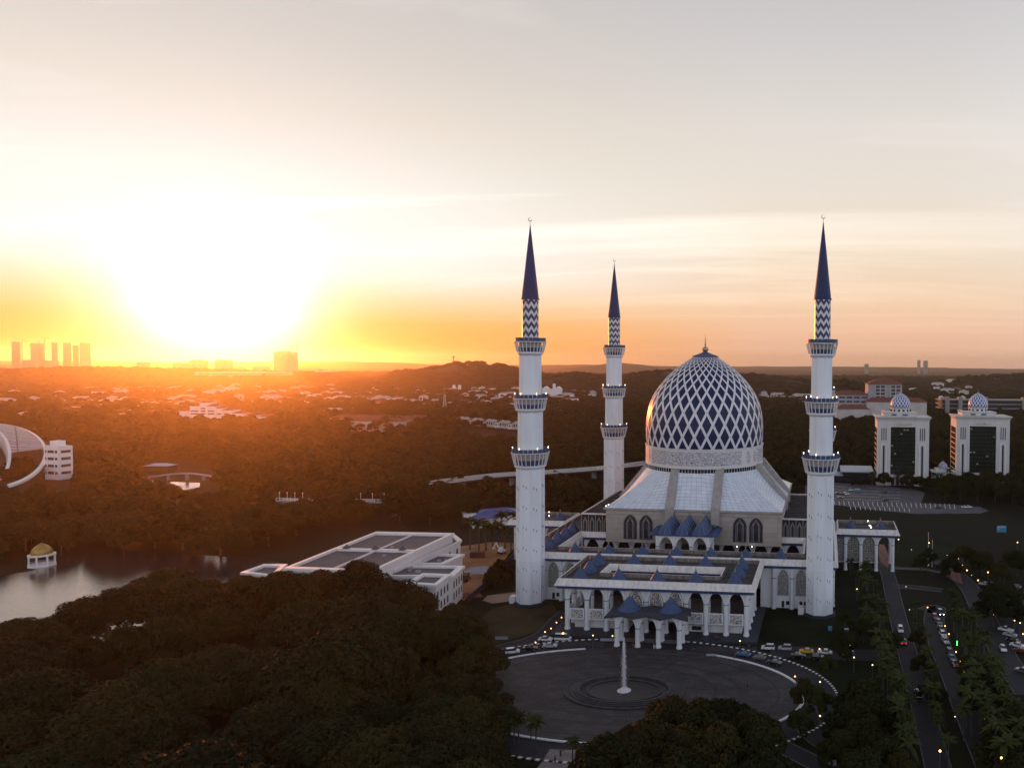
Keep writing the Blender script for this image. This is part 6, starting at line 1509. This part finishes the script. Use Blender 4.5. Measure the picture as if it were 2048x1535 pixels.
# rooftop floodlights on the mosque
FLD = bpy.data.meshes.new('floodlight'); b = MB(); b.lathe([(.05,-.1),(.05,0),(.12,.05),(.16,.2),(.08,.32)], 8); FLD.from_pydata(b.v, [], b.f); FLD.materials.append(M_['lampwhite'])
for px, py, z in ((1736,1042,18.8),(1739,1051,18.4),(1741,1052,18.3),(1742,1055,18.2),(1098,1024,19.2),(1098,1031.5,18.8),(1474,1093,15.6),(1504,1093,15.6),(1212,1012,27),(1217,1009,27)):
    p = at(px, py, z); o = bpy.data.objects.new('floodlight', FLD); COL.objects.link(o); o.parent = MOSQUE; o.location = (p.x, p.y, z)
# flag poles, signs, booths
for i, (px, py) in enumerate(((1856,1132),(1864,1133))):
    p = at(px, py); t = empty('flagpole', (p.x, p.y, 0), 0, ('taller left','shorter right')[i]+' of two bare white flagpoles on the right lawn', 'flagpole', 'two flagpoles'); b = MB(); b.lathe([(.14,0),(.06,15-i*3)], 6); b.build('pole', M_['paper'], t); b = MB(); b.lathe([(.05,15-i*3),(.14,15.12-i*3),(.03,15.3-i*3)], 6); b.build('cap', M_['gold'], t)
M_['cyan'] = mat('cyan_board', (.03,.25,.42), .5, var=.1)
p = at(2003,1068); t = empty('billboard', (p.x, p.y, 0), YAW, 'pale and bright blue billboard on the grassy slope at the far right', 'billboard'); b = MB(); b.box(-2.5,2.5,-.1,.1,1.2,4.6); b.build('board', M_['cyan'], t)
b = MB(); b.box(-2.3,.9,-.14,-.1,3.5,4.4); b.box(-2.3,-1.2,-.14,-.1,2.6,3.2); b.box(1.2,2.3,-.14,-.1,3.6,4.3); b.build('printed_panels', M_['paleroof'], t); b = MB(); b.box(-2,-1.8,-.08,.08,0,1.2); b.box(1.8,2,-.08,.08,0,1.2); b.build('legs', M_['pole'], t)
for px, py, c, lab in ((1660,1260,'cyan','small square blue box on the lawn behind the plaza, left one'),(1693,1264,'cyan','blue and white box on the lawn, right one')):
    p = at(px, py); t = empty('utility_box', (p.x, p.y, 0), .2, lab, 'utility box'); b = MB(); b.box(-.6,.6,-.4,.4,0,1.2); b.build('cabinet', M_[c], t); b = MB(); b.box(-.7,.7,-.5,.5,1.2,1.32); b.build('lid', M_['paper'] if px > 1670 else M_['cyan'], t)
for px, py, w, h, m, lab, cat, nm in ((1003,1280,2.0,.9,'wallgrey','low pale sign board on the grass left of the ring road','sign','sign_board'),(1215,1283,2.3,.8,'wallgrey','pale barrier board on the verge left of the porch','barrier','barrier'),(1433,1279,.9,.9,'redroof','small orange brown box at the plinth right of the porch','box','box'),(1660,1513,1.8,1.5,'redroof','orange brown booth board at the lower right junction','booth','booth'),(1661,1532,1.3,1.2,'wallgrey','grey board below the orange booth at the lower right','sign','sign_board'),(1423,1313,1.6,.6,'wallgrey','low metal barrier at the gap of the plaza rim','barrier','barrier')):
    p = at(px, py); t = empty(nm, (p.x, p.y, 0), YAW, lab, cat); b = MB(); b.box(-w,w,-.12,.12,.35,.35+h); b.build('panel', M_[m], t); b = MB(); b.box(-w*.8,-w*.8+.1,-.06,.06,0,.36); b.build('leg', M_['pole'], t); b = MB(); b.box(w*.8-.1,w*.8,-.06,.06,0,.36); b.build('leg', M_['pole'], t)
p = at(1914,1297); t = empty('light_tube', (p.x, p.y, 0), 0, 'upright glowing green light tube by the curved avenue', 'light'); b = MB(); b.lathe([(.05,0),(.05,1.2)], 6); b.build('stand', M_['pole'], t); b = MB(); b.lathe([(.09,1.2),(.09,2.6)], 6); b.build('tube', mat('green_light', (.1,.9,.2), .4, emit=((.1,1,.2),6)), t)
# ------------------------------------------------------------ construction site
p = at(931,1160); t = empty('dump_truck', (p.x, p.y, 0), 1.75, 'brown dump truck parked beside the white building on the bare earth', 'truck')
b = MB(); b.box(-3.4,1.2,-1.3,1.3,1.1,3.0); b.build('tipper', mat('truck_brown', (.13,.06,.035), .7), t); b = MB(); b.box(1.4,3.3,-1.2,1.2,.7,2.9); b.build('cab', M_['wallwarm'], t); b = MB(); b.box(3.28,3.36,-1.05,1.05,1.7,2.6); b.build('windscreen', M_['glass'], t)
for x in (-2.6,-1.4,2.4):
    for s in (-1.1,1.1): b = MB(); b.tube((x,s-.18,.55),(x,s+.18,.55),.55,10); b.build('wheel', M_['tyre'], t)
p = at(955,1114); t = empty('container', (p.x, p.y, 0), .2, 'dark red site container on the bare earth', 'container'); b = MB(); b.box(-3,3,-1.3,1.3,0,2.6); b.build('shell', M_['redroof'], t)
b = MB()
for k in range(12): x = -2.8+.5*k; b.box(x,x+.2,-1.38,-1.3,.1,2.5)
b.build('corrugation', M_['redroof'], t)
p = at(1003,1106); t = empty('excavator', (p.x, p.y, 0), 2.6, 'white excavator standing behind the site container near the minaret', 'excavator')
b = MB(); b.box(-1.6,1.6,-1.4,-.8,0,.8); b.box(-1.6,1.6,.8,1.4,0,.8); b.build('tracks', M_['tyre'], t); b = MB(); b.box(-1.8,1.2,-1.2,1.2,.9,2.0); b.box(.1,1.3,-1.1,.0,2.0,2.9); b.build('body', M_['paper'], t); b = MB(); b.beam((1.0,.3,1.8),(3.6,.3,4.6),.4,.5); b.beam((3.6,.3,4.6),(5.6,.3,2.2),.35,.4); b.box(5.2,6.1,-.2,.8,1.2,2.2); b.build('arm', M_['paper'], t)
def heap(px, py, r, h, m, lab, seed):
    p = at(px, py); b = MB(); n = 18; rr = random.Random(seed); pr = [[(r*q*(1+.15*rr.uniform(-1,1))*math.cos(2*math.pi*i/n), r*q*.7*(1+.15*rr.uniform(-1,1))*math.sin(2*math.pi*i/n), h*(1-q)**.8*rr.uniform(.85,1.1)) for i in range(n)] for q in (1,.7,.42,.16)]
    for k in range(3):
        for i in range(n): j = (i+1) % n; b.face([pr[k][i],pr[k][j],pr[k+1][j],pr[k+1][i]])
    b.face(pr[3]); tag(b.build('heap', M_[m], None, (p.x, p.y, -.02)), lab, 'heap')
heap(962,1140,8,1.8,'wallgrey','grey gravel heap in the middle of the bare earth site',1); heap(938,1190,5,1.0,'redroof','low dark red earth heap near the dump truck',2); heap(935,1104,5,1.1,'sand','pale earth heap by the far end of the site',3)
# ------------------------------------------------------------ people
def person_mesh(seed):
    r = random.Random(seed); V = []; E = []; Rd = []
    def add(p, rad, par=None):
        V.append(p); Rd.append(rad)
        if par is not None: E.append((par, len(V)-1))
        return len(V)-1
    st = r.uniform(.1,.28); pel = add((0,0,.95),.14); ch = add((0,.01,1.25),.15,pel); nk = add((0,.01,1.47),.06,add((0,.01,1.4),.12,ch)); hd = add((0,.03,1.63),.1,nk); add((0,.02,1.72),.07,hd)
    for s in (-1,1):
        hp = add((s*.1,0,.88),.1,pel); kn = add((s*.1,s*st*.5,.48),.065,hp); an = add((s*.1,s*st-.03,.08),.045,kn); add((s*.11,s*st+.14,.04),.035,an)
        sh = add((s*.19,0,1.39),.06,ch); el = add((s*.25,-s*st*.35-.02,1.12),.045,sh); wr = add((s*.25,-s*st*.5+.08,.88),.03,el); pm = add((s*.25,-s*st*.5+.1,.81),.03,wr)
        for k in range(4): a = add((s*.25-.018+.0*k,-s*st*.5+.075+.018*k,.76),.009,pm); add((s*.245,-s*st*.5+.08+.018*k,.715),.008,a)
        a = add((s*.235,-s*st*.5+.135,.81),.01,pm); add((s*.23,-s*st*.5+.155,.77),.009,a)
    me = bpy.data.meshes.new('person'); me.from_pydata(V, E, []); me.skin_vertices or None
    return me, Rd
M_['skin'] = mat('skin', (.32,.18,.12), .6); M_['hair'] = mat('black_hair', (.012,.01,.01), .5)
PCL = {'white': mat('white_cloth', (.6,.6,.6), .8), 'dark': mat('dark_cloth', (.03,.03,.04), .8), 'red': mat('red_cloth', (.25,.04,.04), .8), 'blue': mat('blue_cloth', (.06,.10,.2), .8)}
def person(px, py, rz, top, low, label, seed=1):
    p = at(px, py); me, Rd = person_mesh(seed); o = bpy.data.objects.new('person', me); COL.objects.link(o); o.location = (p.x, p.y, .16); o.rotation_euler = (0,0,rz); tag(o, label, 'person'); me.materials.append(M_['skin'])
    bm = bmesh.new(); bm.from_mesh(me); sl_ = bm.verts.layers.skin.verify(); bm.verts.ensure_lookup_table()
    for v, rd in zip(bm.verts, Rd): v[sl_].radius = (rd, rd)
    bm.verts[0][sl_].use_root = True; bm.to_mesh(me); bm.free()
    o.modifiers.new('skin', 'SKIN'); s = o.modifiers.new('sub', 'SUBSURF'); s.levels = 1; s.render_levels = 1
    def ell_(mb, prof, n=12, sy=.72):
        k0 = len(mb.v)
        for rr, z in prof:
            for i in range(n): a = 2*math.pi*i/n; mb.v.append((rr*math.cos(a), rr*sy*math.sin(a), z))
        for k in range(len(prof)-1):
            for i in range(n): j = (i+1) % n; mb.f.append((k0+k*n+i,k0+k*n+j,k0+(k+1)*n+j,k0+(k+1)*n+i)); mb.m.append(0)
    b = MB(); ell_(b, [(.24,.78),(.21,1.0),(.2,1.2),(.23,1.36),(.13,1.45)]); b.build('shirt', PCL[top], o); b = MB()
    b = MB(); ell_(b, [(.16,.12),(.19,.5),(.22,.82),(.2,.97)], sy=.95); b.build('trousers', PCL[low], o)
    b = MB(); ell_(b, [(.105,1.62),(.115,1.69),(.095,1.76),(.03,1.8)], sy=1.0); b.build('hair', M_['hair'], o)
person(1494.5,1376,.4,'dark','dark','person in dark clothes standing on the right part of the plaza',1)
person(1130,1500,2.0,'dark','blue','person in dark clothes at the top of the pale walkway, lower left of the plaza',2)
person(1121,1513,2.8,'dark','dark','person in black in the middle of the pale walkway',3)
person(1110,1526,3.3,'blue','dark','person in blue lowest on the pale walkway',4)
person(1308,1298,1.2,'white','white','person in white beside the second front column of the porch',5)
person(1266,1297,0.2,'red','dark','person in a red shirt near the left front column of the porch',6)
person(1469,1318,-.6,'red','dark','person in red at the upper right rim of the plaza',7)
# ------------------------------------------------------------ woods further off
def planting():
    r = random.Random(5); pts = []
    # individual trees: middle distance, right behind the mosque and round the lake
    cand = []
    for _ in range(6000):
        px = r.uniform(-120, 2150); D = 300+(r.random()**.8)*330
        if px > 1500: D = r.uniform(470, 650)
        p = CAM+dirpx(px)*D
        cand.append((D, p.x, p.y, px))
    cand.sort(); kept = []
    def ok(x, y, rad):
        for q in kept:
            if (q[0]-x)**2+(q[1]-y)**2 < (.8*(q[2]+rad))**2: return False
        for q in BIGP:
            if (q[0]-x)**2+(q[1]-y)**2 < (.55*(q[2]+rad))**2: return False
        return True
    left = 300-len(BIGP)
    for D, x, y, px in cand:
        if len(kept) >= left: break
        if is_clear(x, y): continue
        big = px < 1020 and D < 640 and r.random() < .62; rad = 10.5 if big else 6.3
        if not ok(x, y, rad): continue
        kept.append((x, y, rad))
        s = r.uniform(.72,.98) if big else r.uniform(.8,1.2)
        if px < 560: g, l = 'broadleaf trees on the far shore of the lake', 'broadleaf tree in the wood on the far shore of the lake'
        elif px < 1040: g, l = 'broadleaf trees behind the white hall', 'broadleaf tree in the wood behind the new white hall'
        elif px < 1300: g, l = 'broadleaf trees between the left minarets', 'broadleaf tree behind the mosque between the left minarets'
        else: g, l = 'broadleaf trees behind the right half of the mosque', 'broadleaf tree behind the mosque and the car park on the right'
        tree((BIG if big else MED)[r.randrange(4)], x, y, s, l, g)
    Dmax = max(math.hypot(q[0]-CAM.x, q[1]-CAM.y) for q in kept)
    # the rest as one wood
    P = []; grid = {}
    for q in kept+BIGP: grid.setdefault((int(q[0]//30), int(q[1]//30)), []).append(q)
    for q in HOUSE_SPOTS: grid.setdefault((int(q[0]//30), int(q[1]//30)), []).append((q[0], q[1], q[2]*.5))
    D = 300.0
    while D < 4300:
        sp = max(10.0, D*.0125); x0 = -250 if D > 350 else 0; n = int((2300-x0)/FPX*D/sp)
        for i in range(n):
            px = x0+(2300-x0)*(i+r.uniform(-.45,.45))/n; d = D+r.uniform(-.5,.5)*sp
            p = CAM+dirpx(px)*d; x, y = p.x, p.y
            if d < 900 and is_clear(x, y): continue
            if 900 <= d < 1400 and any(inside((x, y), Q) for Q in CLEAR): continue
            gx, gy = int(x//30), int(y//30); bad = False
            for a in (-1,0,1):
                for b in (-1,0,1):
                    for q in grid.get((gx+a, gy+b), ()):
                        if (q[0]-x)**2+(q[1]-y)**2 < (.75*(q[2]+sp*.5))**2: bad = True; break
            if bad: continue
            # keep open ground in front of houses so that they show
            if 1050 < d < 2600 and noise.noise((x/90, y/90, 7)) > .10: continue
            if px > 1630 and d < 470: continue
            s = sp/11.5*r.uniform(.65,1.45); zs = min(s, 1.5)*r.uniform(.8,1.15)*(.62 if 1300 < d < 2600 else 1)
            P.append((x, y, hz(x, y)-.5, s, zs, r.uniform(0, 6.28), r.randrange(4)))
        D += sp*.92
    return P
P = planting()
SRC = bpy.data.collections.new('crown_sources')
FAR = [tree_kind(31,14,11,1500,.95,0,.8,8), tree_kind(32,15,12,1500,.95,1,.8,8), tree_kind(33,13,10,1400,.9,0,.7,8), tree_kind(34,14,13,1500,.95,1,.95,7)]
for i, (cm, tm) in enumerate(FAR): o = bpy.data.objects.new('crown_%d' % i, cm); SRC.objects.link(o)
me = bpy.data.meshes.new('distant_wood'); me.from_pydata([p[:3] for p in P], [], [])
for nm, ty, f in (('scl','FLOAT_VECTOR',lambda p: (p[3],p[3],p[4])), ('rot','FLOAT_VECTOR',lambda p: (0,0,p[5]))):
    a = me.attributes.new(nm, ty, 'POINT'); a.data.foreach_set('vector', [c for p in P for c in f(p)])
a = me.attributes.new('pick', 'INT', 'POINT'); a.data.foreach_set('value', [p[6] for p in P])
wood = bpy.data.objects.new('distant_wood', me); COL.objects.link(wood); tag(wood, kind='stuff')
ng = bpy.data.node_groups.new('plant_wood', 'GeometryNodeTree'); ng.interface.new_socket('Geometry', in_out='INPUT', socket_type='NodeSocketGeometry'); ng.interface.new_socket('Geometry', in_out='OUTPUT', socket_type='NodeSocketGeometry')
N = ng.nodes; L = ng.links; gi = N.new('NodeGroupInput'); go = N.new('NodeGroupOutput'); ci = N.new('GeometryNodeCollectionInfo'); ci.inputs['Collection'].default_value = SRC
ci.inputs['Separate Children'].default_value = True; ci.inputs['Reset Children'].default_value = True
ip = N.new('GeometryNodeInstanceOnPoints'); ip.inputs['Pick Instance'].default_value = True
def named(nm, ty):
    n = N.new('GeometryNodeInputNamedAttribute'); n.data_type = ty; n.inputs['Name'].default_value = nm; return [s for s in n.outputs if s.enabled][0]
mp_ = N.new('GeometryNodeMeshToPoints'); L.new(gi.outputs[0], mp_.inputs[0]); L.new(mp_.outputs[0], ip.inputs['Points']); L.new(ci.outputs[0], ip.inputs['Instance'])
L.new(named('pick','INT'), ip.inputs['Instance Index']); L.new(named('rot','FLOAT_VECTOR'), ip.inputs['Rotation']); L.new(named('scl','FLOAT_VECTOR'), ip.inputs['Scale'])
L.new(ip.outputs[0], go.inputs[0]); md = wood.modifiers.new('plant', 'NODES'); md.node_group = ng
print('WOOD', len(P), 'TREES', len(BIGP))
# ------------------------------------------------------------ haze
def haze():
    b = MB(); o = Vector((CAM.x, CAM.y, 0)); r = Vector((RT.x, RT.y, 0))
    c = [o+FL_*-420+r*-1500, o+FL_*-420+r*900, o+FL_*15700+r*11600, o+FL_*15700+r*-22400]
    b.prism([(p.x, p.y) for p in c], -1.2, 216.0)
    me = bpy.data.meshes.new('haze'); me.from_pydata(b.v, [], b.f); h = bpy.data.objects.new('haze', me); COL.objects.link(h)
    m = bpy.data.materials.new('haze_air'); m.use_nodes = True; N = m.node_tree.nodes; L = m.node_tree.links; N.remove(N['Principled BSDF'])
    v = N.new('ShaderNodeVolumePrincipled'); v.inputs['Density'].default_value = HAZE_D; v.inputs['Color'].default_value = (.95,.81,.70,1); v.inputs['Anisotropy'].default_value = HAZE_G
    L.new(v.outputs[0], N['Material Output'].inputs['Volume']); me.materials.append(m); tag(h, kind='stuff')
HAZE_D = 5.0e-5; HAZE_G = .87
haze()
